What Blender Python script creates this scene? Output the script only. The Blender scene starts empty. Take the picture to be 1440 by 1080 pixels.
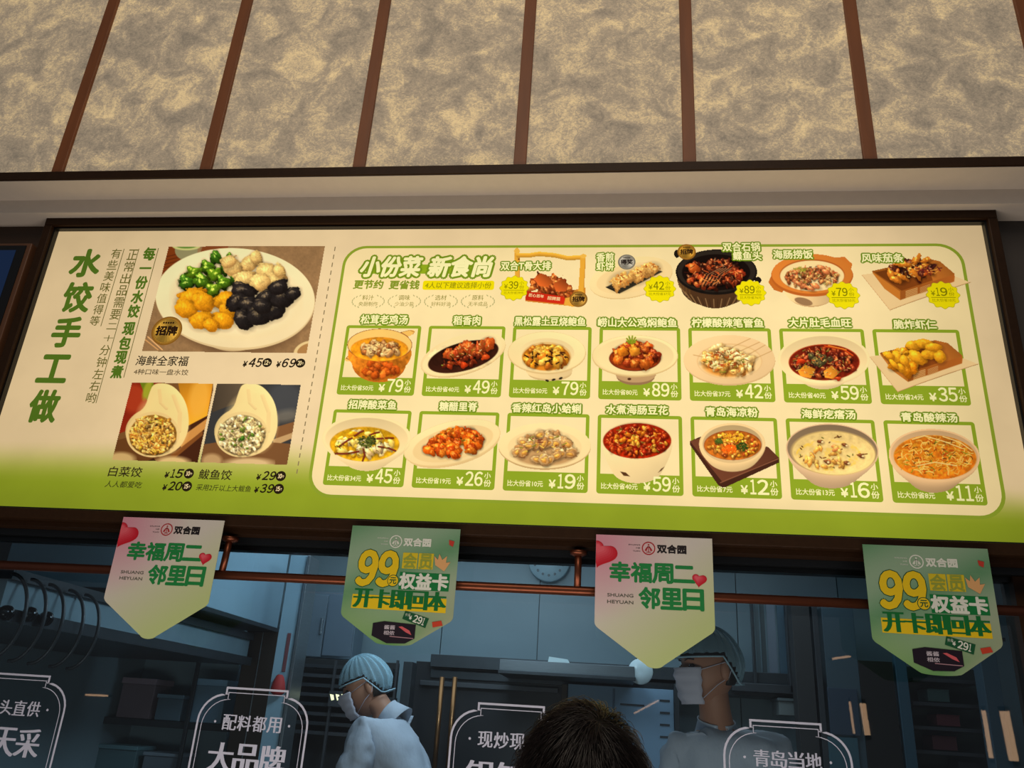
import bpy, bmesh, math, random
import numpy as np
from mathutils import Matrix, Vector

# ------------------------------------------------------------------ camera
FPX, YAW, PITCH, ROLL = 1150.553556, -0.127084188, 0.392322508, 0.064597018
CAM = np.array([0.0, -2.4, 1.6])
def _basis():
    cy, sy = math.cos(YAW), math.sin(YAW); cp, sp = math.cos(PITCH), math.sin(PITCH)
    f = np.array([sy*cp, cy*cp, sp]); r = np.array([cy, -sy, 0.0]); u = np.cross(r, f)
    cr, sr = math.cos(ROLL), math.sin(ROLL)
    return cr*r+sr*u, -sr*r+cr*u, f
RR, UU, FF = _basis()
scene = bpy.context.scene
cam = bpy.data.cameras.new('camera'); camo = bpy.data.objects.new('camera', cam)
scene.collection.objects.link(camo); scene.camera = camo
cam.sensor_width = 36.0; cam.lens = FPX/1440*36.0; cam.clip_start = 0.05
M = Matrix(((RR[0], UU[0], -FF[0], CAM[0]), (RR[1], UU[1], -FF[1], CAM[1]), (RR[2], UU[2], -FF[2], CAM[2]), (0, 0, 0, 1)))
camo.matrix_world = M
scene.view_settings.view_transform = 'Standard'; scene.view_settings.look = 'None'
scene.view_settings.exposure = 0.0; scene.view_settings.gamma = 1.0
scene.view_settings.use_curve_mapping = False
# ------------------------------------------------------------------ world + lights
w = bpy.data.worlds.new('world'); scene.world = w; w.use_nodes = True
w.node_tree.nodes['Background'].inputs[0].default_value = (0.72, 0.80, 0.90, 1)
w.node_tree.nodes['Background'].inputs[1].default_value = 0.115
def area(name, loc, target, size, power, col, sy=None):
    l = bpy.data.lights.new(name, 'AREA'); l.energy = power; l.color = col; l.size = size
    if sy: l.shape = 'RECTANGLE'; l.size_y = sy
    o = bpy.data.objects.new(name, l); scene.collection.objects.link(o); o.location = loc
    d = Vector(target)-Vector(loc); o.rotation_euler = d.to_track_quat('-Z', 'Y').to_euler()
    return o
area('hall_ceiling_light', (-0.4, -3.2, 5.2), (-0.4, -0.2, 3.7), 3.0, 52, (1.0, .86, .68), 1.2)
area('hall_ceiling_light', (1.0, -3.6, 4.6), (0.2, -0.2, 2.0), 1.5, 6.5, (1.0, .90, .78), 1.5)
area('added_uplight', (-0.4, -1.0, 0.9), (-0.4, -.05, 3.3), 3.0, 25, (1.0, .88, .78), .5)  # added upward fill that brightens the soffits, not a lamp of the counter
area('kitchen_ceiling_light', (-1.0, 2.0, 2.74), (-1.0, 2.0, 0), 1.6, 11, (.74, .90, 1.0), 1.0)
area('kitchen_ceiling_light', (0.6, 1.75, 2.74), (0.6, 1.75, 0), 1.4, 7.5, (.74, .90, 1.0), .8)
area('added_kitchen_fill', (-.45, .75, 2.55), (-1.8, 2.1, 1.3), .5, 13, (.74, .90, 1.0), .4)  # added fill for the hoods and shelves on the left, no actual lamp there
# ------------------------------------------------------------------ helpers
def pt(px, py, Y=0.0):
    px = np.asarray(px, float); py = np.asarray(py, float)
    d = FF + RR*((px-720)/FPX)[..., None] + UU*((540-py)/FPX)[..., None]
    t = (Y-CAM[1])/d[..., 1]
    return CAM+d*t[..., None]
def lin(c):
    c = np.asarray(c, float)/255.0
    return np.where(c <= .04045, c/12.92, ((c+.055)/1.055)**2.4)
_rng = random.Random(7)
def mat(name, col=None, rough=.6, metal=0.0, noise=0, nscale=20, bump=0, spec=.4, stretch=(1, 1, 1)):
    m = bpy.data.materials.new(name); m.use_nodes = True; nt = m.node_tree; b = nt.nodes['Principled BSDF']
    b.inputs['Roughness'].default_value = rough; b.inputs['Metallic'].default_value = metal
    b.inputs['Specular IOR Level'].default_value = spec
    c = tuple(lin(col))+(1,)
    b.inputs['Base Color'].default_value = c
    if noise or bump:
        tc = nt.nodes.new('ShaderNodeTexCoord'); mp = nt.nodes.new('ShaderNodeMapping'); n = nt.nodes.new('ShaderNodeTexNoise')
        mp.inputs['Scale'].default_value = stretch
        n.inputs['Scale'].default_value = nscale; n.inputs['Detail'].default_value = 6
        nt.links.new(tc.outputs['Object'], mp.inputs[0]); nt.links.new(mp.outputs[0], n.inputs['Vector'])
        if noise:
            mx = nt.nodes.new('ShaderNodeMix'); mx.data_type = 'RGBA'
            mx.inputs[6].default_value = tuple(x*(1-noise) for x in c[:3])+(1,)
            mx.inputs[7].default_value = tuple(min(1, x*(1+noise)) for x in c[:3])+(1,)
            nt.links.new(n.outputs['Fac'], mx.inputs[0]); nt.links.new(mx.outputs[2], b.inputs['Base Color'])
        if bump:
            bp = nt.nodes.new('ShaderNodeBump'); bp.inputs['Strength'].default_value = bump; bp.inputs['Distance'].default_value = .01
            nt.links.new(n.outputs['Fac'], bp.inputs['Height']); nt.links.new(bp.outputs[0], b.inputs['Normal'])
    return m
def emis(name, col, s):
    m = bpy.data.materials.new(name); m.use_nodes = True; nt = m.node_tree; nt.nodes.clear()
    e = nt.nodes.new('ShaderNodeEmission'); o = nt.nodes.new('ShaderNodeOutputMaterial')
    e.inputs[0].default_value = tuple(lin(col))+(1,); e.inputs[1].default_value = s; nt.links.new(e.outputs[0], o.inputs[0]); return m
def link(name, me, m=None, parent=None):
    o = bpy.data.objects.new(name, me); scene.collection.objects.link(o)
    if m is not None and not me.materials: me.materials.append(m)
    if parent is not None: o.parent = parent
    return o
def thing(name, label, cat, loc=(0, 0, 0), group=None):
    o = bpy.data.objects.new(name, None); scene.collection.objects.link(o); o.location = loc
    o.empty_display_size = .05
    return tag(o, label, cat, group)
def tag(o, label, cat, group=None):
    o['label'] = label; o['category'] = cat
    if group: o['group'] = group
    return o
def wloc(o):
    l = Vector((0, 0, 0))
    while o is not None: l = l+o.location; o = o.parent
    return l
def structure(o): o['kind'] = 'structure'; return o
def np_mesh(name, V, F, m=None, parent=None, col=None):
    """V (n,3) world/local verts, F list or (k,4)/(k,3) array, col (n,3) linear colours"""
    me = bpy.data.meshes.new(name); V = np.asarray(V, np.float32)
    if parent is not None: V = V-np.array(wloc(parent), np.float32)
    if isinstance(F, np.ndarray):
        k = F.shape[1]; me.vertices.add(len(V)); me.vertices.foreach_set('co', V.ravel())
        me.loops.add(F.size); me.loops.foreach_set('vertex_index', F.ravel().astype(np.int32))
        me.polygons.add(len(F)); me.polygons.foreach_set('loop_start', (np.arange(len(F))*k).astype(np.int32))
        me.update(calc_edges=True)
    else:
        me.from_pydata(V.tolist(), [], F); me.update()
    if col is not None:
        a = me.color_attributes.new('Col', 'FLOAT_COLOR', 'POINT')
        cc = np.ones((len(V), 4), np.float32); cc[:, :3] = col; a.data.foreach_set('color', cc.ravel())
    return link(name, me, m, parent)
class MB:
    def __init__(s): s.v = []; s.f = []
    def quadbox(s, c8):
        n = len(s.v); s.v += [tuple(map(float, c)) for c in c8]
        s.f += [tuple(n+i for i in q) for q in ((0, 3, 2, 1), (4, 5, 6, 7), (0, 1, 5, 4), (1, 2, 6, 5), (2, 3, 7, 6), (3, 0, 4, 7))]; return s
    def box(s, x0, x1, y0, y1, z0, z1):
        return s.quadbox([(x0, y0, z0), (x1, y0, z0), (x1, y1, z0), (x0, y1, z0), (x0, y0, z1), (x1, y0, z1), (x1, y1, z1), (x0, y1, z1)])
    def tube(s, pts, r, n=10, close=False, caps=True):
        pts = [Vector(p) for p in pts]; k = len(pts); base = len(s.v); up = None
        for i, p in enumerate(pts):
            if close: t = (pts[(i+1) % k]-pts[i-1])
            else: t = (pts[min(i+1, k-1)]-pts[max(i-1, 0)])
            t.normalize()
            if up is None: up = t.orthogonal().normalized()
            up = (up-t*up.dot(t)).normalized(); b = t.cross(up)
            rr = r[i] if isinstance(r, (list, tuple)) else r
            for j in range(n):
                a = 2*math.pi*j/n; s.v.append(tuple(p+(up*math.cos(a)+b*math.sin(a))*rr))
        for i in range(k if close else k-1):
            i2 = (i+1) % k
            for j in range(n):
                s.f.append((base+i*n+j, base+i*n+(j+1) % n, base+i2*n+(j+1) % n, base+i2*n+j))
        if caps and not close:
            s.f.append(tuple(base+j for j in reversed(range(n)))); s.f.append(tuple(base+(k-1)*n+j for j in range(n)))
        return s
    def lathe(s, prof, o, axis='z', n=24):
        base = len(s.v); k = len(prof)
        for (r, h) in prof:
            for j in range(n):
                a = 2*math.pi*j/n; ca, sa = r*math.cos(a), r*math.sin(a)
                s.v.append((o[0]+ca, o[1]+sa, o[2]+h) if axis == 'z' else (o[0]+ca, o[1]+h, o[2]+sa))
        for i in range(k-1):
            for j in range(n):
                s.f.append((base+i*n+j, base+i*n+(j+1) % n, base+(i+1)*n+(j+1) % n, base+(i+1)*n+j))
        s.f.append(tuple(base+j for j in reversed(range(n)))); s.f.append(tuple(base+(k-1)*n+j for j in range(n)))
        return s
    def build(s, name, m, parent=None, smooth=False, bevel=0):
        me = bpy.data.meshes.new(name); v = s.v
        if parent is not None:
            l = wloc(parent); v = [(a[0]-l[0], a[1]-l[1], a[2]-l[2]) for a in v]
        me.from_pydata(v, [], s.f); me.update()
        if smooth: me.polygons.foreach_set('use_smooth', [True]*len(me.polygons))
        o = link(name, me, m, parent)
        if bevel:
            b = o.modifiers.new('bevel', 'BEVEL'); b.width = bevel; b.segments = 2; b.limit_method = 'ANGLE'
        return o
def pbox(x0, y0, x1, y1, Y, d, mb=None):
    """axis-aligned box whose front face spans two photograph points on the plane y=Y, depth d behind it"""
    ym, xm = (y0+min(y1, 1080))/2, (x0+x1)/2
    xa, xb, za, zb = pt(x0, ym, Y)[0], pt(x1, ym, Y)[0], pt(xm, y1, Y)[2], pt(xm, y0, Y)[2]
    return (mb or MB()).box(min(xa, xb), max(xa, xb), Y, Y+d, min(za, zb), max(za, zb))

# ------------------------------------------------------------------ lettering
_gc = {}
def glyph(s, shear=0.0):
    key = (s, shear)
    if key in _gc: return _gc[key]
    cu = bpy.data.curves.new('g', 'FONT'); cu.body = s; cu.size = 1; cu.shear = shear; cu.resolution_u = 3
    o = bpy.data.objects.new('g', cu); scene.collection.objects.link(o)
    dg = bpy.context.evaluated_depsgraph_get()
    me = bpy.data.meshes.new_from_object(o.evaluated_get(dg))
    V = np.empty(len(me.vertices)*3, np.float32); me.vertices.foreach_get('co', V); V = V.reshape(-1, 3)[:, :2]
    F = [tuple(p.vertices) for p in me.polygons]
    bpy.data.objects.remove(o); bpy.data.meshes.remove(me); bpy.data.curves.remove(cu)
    _gc[key] = (V, F); return _gc[key]
class Flat:
    """flat print: coloured polygons in the plane y=Y, layered outward by lay"""
    def __init__(s, Y=0.0, step=.0004): s.Y = Y; s.st = step; s.v = []; s.c = []; s.f = []
    def poly(s, xz, col, lay=1):
        n = len(s.v); y = s.Y-s.st*lay
        s.v += [(x, y, z) for x, z in xz]
        if isinstance(col, np.ndarray) and col.ndim == 2: s.c += [lin(c) for c in col]
        else: s.c += [lin(col)]*len(xz)
        s.f.append(tuple(range(n, n+len(xz)))); return s
    def ppoly(s, pts, col, lay=1):
        return s.poly([(q[0], q[2]) for q in (pt(a, b, s.Y) for a, b in pts)], col, lay)
    def ell(s, cx, cz, rx, rz, col, lay=1, n=32, rot=0):
        ca, sa = math.cos(rot), math.sin(rot); L = []
        for i in range(n):
            a = 2*math.pi*i/n; u, v = rx*math.cos(a), rz*math.sin(a); L.append((cx+u*ca-v*sa, cz+u*sa+v*ca))
        return s.poly(L, col, lay)
    def ring(s, outer, inner, col, lay=1, close=True):
        n = len(s.v); y = s.Y-s.st*lay; k = len(outer)
        s.v += [(x, y, z) for x, z in outer]+[(x, y, z) for x, z in inner]; s.c += [lin(col)]*(2*k)
        for i in range(k if close else k-1):
            j = (i+1) % k; s.f.append((n+i, n+j, n+k+j, n+k+i))
        return s
    def text(s, t, x0, x1, zc, h, col, lay=2, bold=0.0, shear=0.0, n=8, xonly=False, rot=0, pivot=None, refbold=0.0):
        """ink box from x0 to x1 centred on zc with ink height h; bold = stroke gain in em"""
        V, F = glyph(t, shear); a = V.min(0); b = V.max(0)
        if t in ('一', '二', '工'): em = (x1-x0)/(b[0]-a[0]); h = (b[1]-a[1])*em if t == '一' else h
        sx = (x1-x0)/max(b[0]-a[0]+2*refbold, 1e-4); sz = h/max(b[1]-a[1]+2*refbold, 1e-4)
        base = (V-(a+b)/2)*[sx, sz]
        offs = [(0, 0)]
        if bold:
            em = min(abs(sx), abs(sz))
            offs = [(i/3.0*bold*em, 0) for i in (-3, -1.5, 0, 1.5, 3)] if xonly else \
                [(0, 0)]+[(bold*em*math.cos(2*math.pi*i/n), bold*em*math.sin(2*math.pi*i/n)) for i in range(n)]
        cr, sr = math.cos(rot), math.sin(rot); cx, cz = (x0+x1)/2, zc; c = lin(col)
        px_, pz_ = pivot or (cx, cz)
        for i, (ox, oz) in enumerate(offs):
            q = base+[cx+ox, cz+oz]
            if rot:
                d = q-[px_, pz_]; q = np.stack([d[:, 0]*cr-d[:, 1]*sr+px_, d[:, 0]*sr+d[:, 1]*cr+pz_], 1)
            m = len(s.v); y = s.Y-s.st*(lay+i*.02)
            s.v += [(float(p[0]), y, float(p[1])) for p in q]; s.c += [c]*len(q)
            s.f += [tuple(m+k for k in f) for f in F]
        return s
    def digits(s, t, x0, x1, zc, h, col, **k):
        # numerals set one by one in a narrow gothic cut
        if k.get('rot') and not k.get('pivot'): k['pivot'] = ((x0+x1)/2, zc)
        wd = [.52 if ch == '1' else 1.0 for ch in t]; gap = .17; u = (x1-x0)/(sum(wd)+gap*(len(t)-1)); x = x0
        for ch, q in zip(t, wd):
            s.text(chr(ord(ch)+0xFEE0), x, x+u*q, zc, h, col, **k); x += u*(q+gap)
        return s
    def ptext(s, t, xl, yl, xr, yr, hpx, col, **k):
        """same, given on the photograph: ends of the mid-line and ink height in pixels"""
        A = pt(xl, yl, s.Y); B = pt(xr, yr, s.Y); mx, my = (xl+xr)/2, (yl+yr)/2
        h = pt(mx, my-hpx/2, s.Y)[2]-pt(mx, my+hpx/2, s.Y)[2]
        if t.isdigit(): return s.digits(t, A[0], B[0], (A[2]+B[2])/2, h, col, **k)
        return s.text(t, A[0], B[0], (A[2]+B[2])/2, h, col, **k)
    def build(s, name, m, parent=None):
        V = np.array(s.v, np.float32)
        return np_mesh(name, V, s.f, m, parent, np.array(s.c, np.float32))
def rrect(x0, x1, z0, z1, r, n=6):
    L = []
    for cx, cz, a0 in ((x1-r, z1-r, 0), (x0+r, z1-r, 90), (x0+r, z0+r, 180), (x1-r, z0+r, 270)):
        for i in range(n+1):
            a = math.radians(a0+90*i/n); L.append((cx+r*math.cos(a), cz+r*math.sin(a)))
    return L

# ------------------------------------------------------------------ materials
BX0, BX1, BZ0, BZ1 = -2.040, 1.199, 2.143, 3.187          # backlit panel of the menu board
def print_backlit():
    m = bpy.data.materials.new('backlit_print'); m.use_nodes = True; nt = m.node_tree; nt.nodes.clear(); N = nt.nodes.new; Lk = nt.links.new
    at = N('ShaderNodeAttribute'); at.attribute_name = 'Col'
    ge = N('ShaderNodeNewGeometry'); sp = N('ShaderNodeSeparateXYZ'); Lk(ge.outputs['Position'], sp.inputs[0])
    def smooth(sock, a, b, lo, hi):
        r = N('ShaderNodeMapRange'); r.interpolation_type = 'SMOOTHSTEP'
        r.inputs[1].default_value = a; r.inputs[2].default_value = b; r.inputs[3].default_value = lo; r.inputs[4].default_value = hi
        Lk(sock, r.inputs[0]); return r.outputs[0]
    def mul(a, b):
        x = N('ShaderNodeMath'); x.operation = 'MULTIPLY'
        for i, q in enumerate((a, b)):
            if isinstance(q, float): x.inputs[i].default_value = q
            else: Lk(q, x.inputs[i])
        return x.outputs[0]
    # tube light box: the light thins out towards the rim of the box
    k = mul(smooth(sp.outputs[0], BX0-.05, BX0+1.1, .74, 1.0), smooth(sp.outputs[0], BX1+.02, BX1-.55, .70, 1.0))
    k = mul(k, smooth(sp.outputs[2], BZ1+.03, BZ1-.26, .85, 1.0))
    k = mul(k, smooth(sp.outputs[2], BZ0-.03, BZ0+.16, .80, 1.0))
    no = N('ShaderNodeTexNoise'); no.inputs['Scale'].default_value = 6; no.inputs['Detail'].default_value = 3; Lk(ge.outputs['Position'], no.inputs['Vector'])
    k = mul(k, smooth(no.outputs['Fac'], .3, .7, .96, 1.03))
    e = N('ShaderNodeEmission'); Lk(at.outputs['Color'], e.inputs[0]); Lk(k, e.inputs[1])
    o = N('ShaderNodeOutputMaterial'); Lk(e.outputs[0], o.inputs[0]); return m
def print_paper(name, rough=.55, spec=.25, gain=1.0):
    m = bpy.data.materials.new(name); m.use_nodes = True; nt = m.node_tree; b = nt.nodes['Principled BSDF']
    at = nt.nodes.new('ShaderNodeAttribute'); at.attribute_name = 'Col'; vm = nt.nodes.new('ShaderNodeVectorMath'); vm.operation = 'SCALE'; vm.inputs['Scale'].default_value = gain
    nt.links.new(at.outputs['Color'], vm.inputs[0]); nt.links.new(vm.outputs[0], b.inputs['Base Color'])
    b.inputs['Roughness'].default_value = rough; b.inputs['Specular IOR Level'].default_value = spec; return m
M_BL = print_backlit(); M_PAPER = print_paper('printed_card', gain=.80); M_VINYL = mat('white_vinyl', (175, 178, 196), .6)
M_BROWN = mat('dark_brown_metal', (46, 29, 16), .45, .1, .25, 60, spec=.12)
M_BROWN2 = mat('brown_wall_panel', (64, 44, 30), .5, 0, .2, 8, stretch=(1, 1, 8))
M_COPPER = mat('copper_pipe', (112, 62, 42), .36, .8, .12, 30)
M_BLACK = mat('black_rim', (12, 10, 9), .4)
M_DARK = mat('dark_frame', (24, 27, 30), .4, .2)
M_CREAM = mat('cream_plaster', (214, 202, 188), .75, 0, .05, 30, .02)
M_STEEL = mat('stainless_steel', (120, 130, 138), .33, .8, .15, 14, stretch=(1, 1, 12))
M_STEELD = mat('dark_steel', (62, 68, 74), .4, .6, .15, 14)
M_KWALL = mat('kitchen_wall_panel', (118, 140, 152), .45, 0, .10, 3)
M_FLOOR = mat('grey_floor_tile', (96, 92, 88), .4, 0, .2, 4)
def fabric_mat():
    m = bpy.data.materials.new('fibre_paper'); m.use_nodes = True; nt = m.node_tree; N = nt.nodes.new; Lk = nt.links.new; b = nt.nodes['Principled BSDF']
    tc = N('ShaderNodeNewGeometry')
    def noi(scale, det, dist, rough=.6):
        n = N('ShaderNodeTexNoise'); n.inputs['Scale'].default_value = scale; n.inputs['Detail'].default_value = det; n.inputs['Distortion'].default_value = dist
        n.inputs['Roughness'].default_value = rough; Lk(tc.outputs['Position'], n.inputs['Vector']); return n.outputs['Fac']
    big = noi(8.5, 6, .7, .62); fib = noi(38, 9, 2.4, .72)
    mpn = N('ShaderNodeMapping'); mpn.inputs['Scale'].default_value = (1, 1, 1.7); Lk(tc.outputs['Position'], mpn.inputs[0])
    wv = N('ShaderNodeTexWave'); wv.inputs['Scale'].default_value = 9; wv.inputs['Distortion'].default_value = 22; wv.inputs['Detail'].default_value = 5; wv.inputs['Detail Scale'].default_value = 2.4; wv.inputs['Detail Roughness'].default_value = .7
    Lk(mpn.outputs[0], wv.inputs['Vector'])
    a = N('ShaderNodeMath'); a.operation = 'MULTIPLY_ADD'; Lk(fib, a.inputs[0]); a.inputs[1].default_value = .55; Lk(big, a.inputs[2])
    a2 = N('ShaderNodeMath'); a2.operation = 'MULTIPLY_ADD'; Lk(wv.outputs['Fac'], a2.inputs[0]); a2.inputs[1].default_value = .10; Lk(a.outputs[0], a2.inputs[2])
    cr = N('ShaderNodeValToRGB'); e = cr.color_ramp.elements
    e[0].position = .37; e[0].color = tuple(lin((122, 112, 98)))+(1,); e[1].position = .66; e[1].color = tuple(lin((218, 192, 144)))+(1,)
    x = cr.color_ramp.elements.new(.51); x.color = tuple(lin((158, 142, 120)))+(1,)
    sc = N('ShaderNodeMath'); sc.operation = 'MULTIPLY'; sc.inputs[1].default_value = .62; Lk(a2.outputs[0], sc.inputs[0])
    Lk(sc.outputs[0], cr.inputs[0]); Lk(cr.outputs[0], b.inputs['Base Color'])
    b.inputs['Roughness'].default_value = .8
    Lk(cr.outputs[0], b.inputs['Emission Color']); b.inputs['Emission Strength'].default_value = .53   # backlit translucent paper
    return m
M_FAB = fabric_mat()
M_WOOD = mat('walnut_batten', (120, 68, 32), .5, 0, .35, 30, .1, stretch=(1, 1, .12))

# ------------------------------------------------------------------ setting: wall above, cornice
Z0, Y1, Z1, Y2, Z2 = 3.2234, -.0681, 3.2788, -.1783, 3.3105
wall = structure(MB().box(-3.4, 2.4, Y2+.03, .5, Z2, 5.2).build('wall_upper', M_CREAM))
BATX = [-2.52, -1.965, -1.408, -.8575, -.305, .2505, .8135, 1.368, 1.92]
for i in range(len(BATX)-1):
    MB().box(BATX[i], BATX[i+1], Y2+.004, Y2+.03, Z2+.002, 5.1).build('fibre_panel', M_FAB, wall)
for x in BATX:
    MB().box(x-.021, x+.021, Y2-.008, Y2+.02, Z2+.002, 5.1).build('batten', M_WOOD, wall, bevel=.002)
structure(MB().box(-3.4, 2.4, Y2-.012, Y2+.3, Z2-.03, Z2+.002).build('trim_1', M_BROWN))
structure(MB().box(-3.4, 2.4, Y2-.004, .3, Z1, Z2-.0301).build('ceiling', M_CREAM))   # upper soffit step
structure(MB().box(-3.4, 2.4, Y1, .3, Z0, Z1-.0002).build('trim_2', M_CREAM))         # lower step
structure(MB().box(-3.4, BX0-.005, .02, .3, BZ0-.036, Z0-.0002).build('wall_left', M_BROWN2))
structure(MB().box(BX1+.05, 2.4, .03, .3, BZ0-.036, Z0-.0002).build('wall_right', mat('charcoal_panel', (62, 56, 52), .6)))
structure(MB().box(BX0-.06, BX1+.045, .06, .3, BZ0+.01, Z0-.0002).build('wall_back', M_CREAM))

# ------------------------------------------------------------------ the menu board
board = thing('menu_board', 'long backlit menu board with dish photos, dark brown frame, above the kitchen window', 'menu board', (-.42, 0, BZ0))
fr = MB()
fo = (BX0-.038, BX1+.036, BZ0-.040, BZ1+.038)
fr.box(fo[0], fo[1], -.035, .06, BZ1+.006, fo[3]).box(fo[0], fo[1], -.035, .06, fo[2], BZ0-.006)
fr.box(fo[0], BX0-.006, -.035, .06, BZ0-.006, BZ1+.006).box(BX1+.006, fo[1], -.035, .06, BZ0-.006, BZ1+.006)
fr.build('frame', M_BROWN, board, bevel=.003)
rb = MB()
rb.box(BX0-.006, BX1+.006, -.02, .02, BZ1, BZ1+.006).box(BX0-.006, BX1+.006, -.02, .02, BZ0-.006, BZ0)
rb.box(BX0-.006, BX0, -.02, .02, BZ0, BZ1).box(BX1, BX1+.006, -.02, .02, BZ0, BZ1).build('inner_rim', M_BLACK, board)
MB().box(BX0, BX1, .002, .055, BZ0, BZ1).build('light_box', M_DARK, board)
# printed face: cream running into green towards the foot
nx, nz = 61, 61
gx, gz = np.meshgrid(np.linspace(BX0, BX1, nx), np.linspace(BZ0, BZ1, nz))
CRM = np.array((244., 212, 160)); CRI = np.array((255., 226, 162)); GRN = np.array((152., 166, 40)); CARD = (148, 168, 38); WHT = (255, 242, 172)
tt = (gx-BX0)/(BX1-BX0)
ts = np.clip(tt/.30, 0, 1); lo = 2.225+.02*ts-.05*tt; hi = 2.375+.075*ts-.14*tt
k = np.clip((hi-gz)/(hi-lo), 0, 1); k = k*k*(3-2*k)
colr = CRM*(1-k[..., None])+GRN*k[..., None]
idx = np.arange(nx*nz).reshape(nz, nx)
Fq = np.stack([idx[:-1, :-1], idx[:-1, 1:], idx[1:, 1:], idx[1:, :-1]], -1).reshape(-1, 4)
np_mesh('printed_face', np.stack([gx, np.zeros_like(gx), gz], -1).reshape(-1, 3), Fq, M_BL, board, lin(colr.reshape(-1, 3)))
bd = Flat()
bd.poly(rrect(-.926, 1.123, 2.214, 3.115, .075, 8), CRI, .3)
bd.ring(rrect(-.930, 1.127, 2.210, 3.119, .078, 8), rrect(-.920, 1.117, 2.220, 3.109, .070, 8), (148, 164, 46), .6)
bd.build('rounded_border', M_BL, board)
ds = Flat()
for i in range(29):
    a, b = i/29, (i+.55)/29
    x0, y0, x1, y1 = 471.5, 347, 416.5, 671
    A = pt(x0+(x1-x0)*a, y0+(y1-y0)*a); Bq = pt(x0+(x1-x0)*b, y0+(y1-y0)*b)
    ds.poly([(A[0]-.0018, A[2]), (A[0]+.0018, A[2]), (Bq[0]+.0018, Bq[2]), (Bq[0]-.0018, Bq[2])], (142, 122, 84), 1)
ds.build('dashed_line', M_BL, board)['kind'] = 'stuff'
GT = (88, 118, 32); DK = (58, 46, 28)
hd = Flat()
for ch, cx, cy, wd, hp in (('水', 121.5, 370, 43, 41), ('饺', 109, 418, 41, 45), ('手', 94, 467, 41, 45), ('工', 76, 518.5, 43, 42), ('做', 62, 571, 42, 49)):
    hd.ptext(ch, cx-wd/2, cy, cx+wd/2, cy, hp*.98, GT, bold=.042, refbold=.042)
hd.build('headline_lettering', M_BL, board)
def column(name, s, x0, y0, x1, y1, wd, col, bold, gaps=None):
    f = Flat(); wts = [.22 if ch == ' ' else 1. for ch in s]; tot = sum(wts); n = tot; pos = 0
    for i, ch in enumerate(s):
        a = (pos+wts[i]/2)/tot; pos += wts[i]
        if ch == ' ': continue
        if 1: pass
        cx, cy = x0+(x1-x0)*a, y0+(y1-y0)*a
        f.ptext(ch, cx-wd/2, cy, cx+wd/2, cy, (y1-y0)/n*(.86 if ch not in '一二十' else .5 if ch != '一' else .1), col, bold=bold)
    f.build(name, M_BL, board)['kind'] = 'stuff'
column('tagline_lettering', '每一份水饺 现包现煮', 213, 347, 162, 533, 15.5, GT, .048)
column('tagline_lettering', '正常出品需要二十分钟左右哟', 189, 350, 126, 568, 13.5, (112, 104, 44), .008)
column('tagline_lettering', '有些美味值得等', 166, 349, 131, 459, 13.5, (112, 104, 44), .008)
rl = Flat()
for x0, y0, x1, y1 in ((223, 349, 174, 531), (195.5, 350, 135, 567), (174.8, 350, 141.8, 459)):
    rl.ppoly([(x0-.5, y0), (x0+.5, y0), (x1+.5, y1), (x1-.5, y1)], (112, 104, 50), 1)
rl.build('column_rule', M_BL, board)
def lettering(name, items, parent=None):
    f = Flat()
    for it in items:
        t, xl, yl, xr, yr, h, c = it[:7]; kw = it[7] if len(it) > 7 else {}
        f.ptext(t, xl, yl, xr, yr, h, c, **kw)
    return f.build(name, M_BL, parent or board)
I = dict(shear=.22, bold=.012)
def rate(price, x0, x1, y, bt, bx, by):
    f = Flat(); BKc = (40, 30, 18)
    f.ptext('¥', x0, y+2, x0+6, y+2, 8, BKc, bold=.04, shear=.2); f.ptext(price, x0+8.5, y, x1, y, 12, BKc, bold=.03, shear=.2)
    p = pt(bx, by); f.ell(p[0], p[2], .0165, .0165, BKc, 1); f.ptext(bt, bx-3.6, by, bx+1.6, by, 6, CRI, lay=3, bold=.05); f.ptext('个', bx+2, by+.6, bx+5, by+.6, 3.6, CRI, lay=3, bold=.02)
    f.build('price_lettering', M_BL, board)
rate('45', 342, 369, 510, '12', 375.7, 510); rate('69', 389, 416, 510.5, '20', 422.6, 510.7)
rate('15', 232, 258, 666, '10', 265.7, 666); rate('20', 229, 256, 683.5, '15', 263, 684)
rate('29', 361, 388, 669, '10', 395, 669.6); rate('39', 358, 385, 687, '15', 392, 687.5)
DKt = (52, 42, 24)
lettering('dish_name', [('海鲜全家福', 192, 507, 265, 508, 14, DKt, dict(bold=.012, shear=.05))])
lettering('dish_note', [('4种口味一盘水饺', 188.5, 523, 265, 523.5, 8.2, (96, 78, 48), dict(bold=.01))])
lettering('dish_name', [('白菜饺', 153, 663.5, 200, 663.5, 14, DKt, dict(bold=.012, shear=.05))])
lettering('dish_note', [('人人都爱吃', 148, 681, 200, 681.6, 9, (66, 66, 26), dict(bold=.01, shear=.1))])
lettering('dish_name', [('鲅鱼饺', 280, 667.3, 326, 667.8, 14, DKt, dict(bold=.012, shear=.05))])
lettering('dish_note', [('采用2斤以上大鲅鱼', 276, 686, 353, 686.8, 9, (66, 66, 26), dict(bold=.01, shear=.1))])
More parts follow.
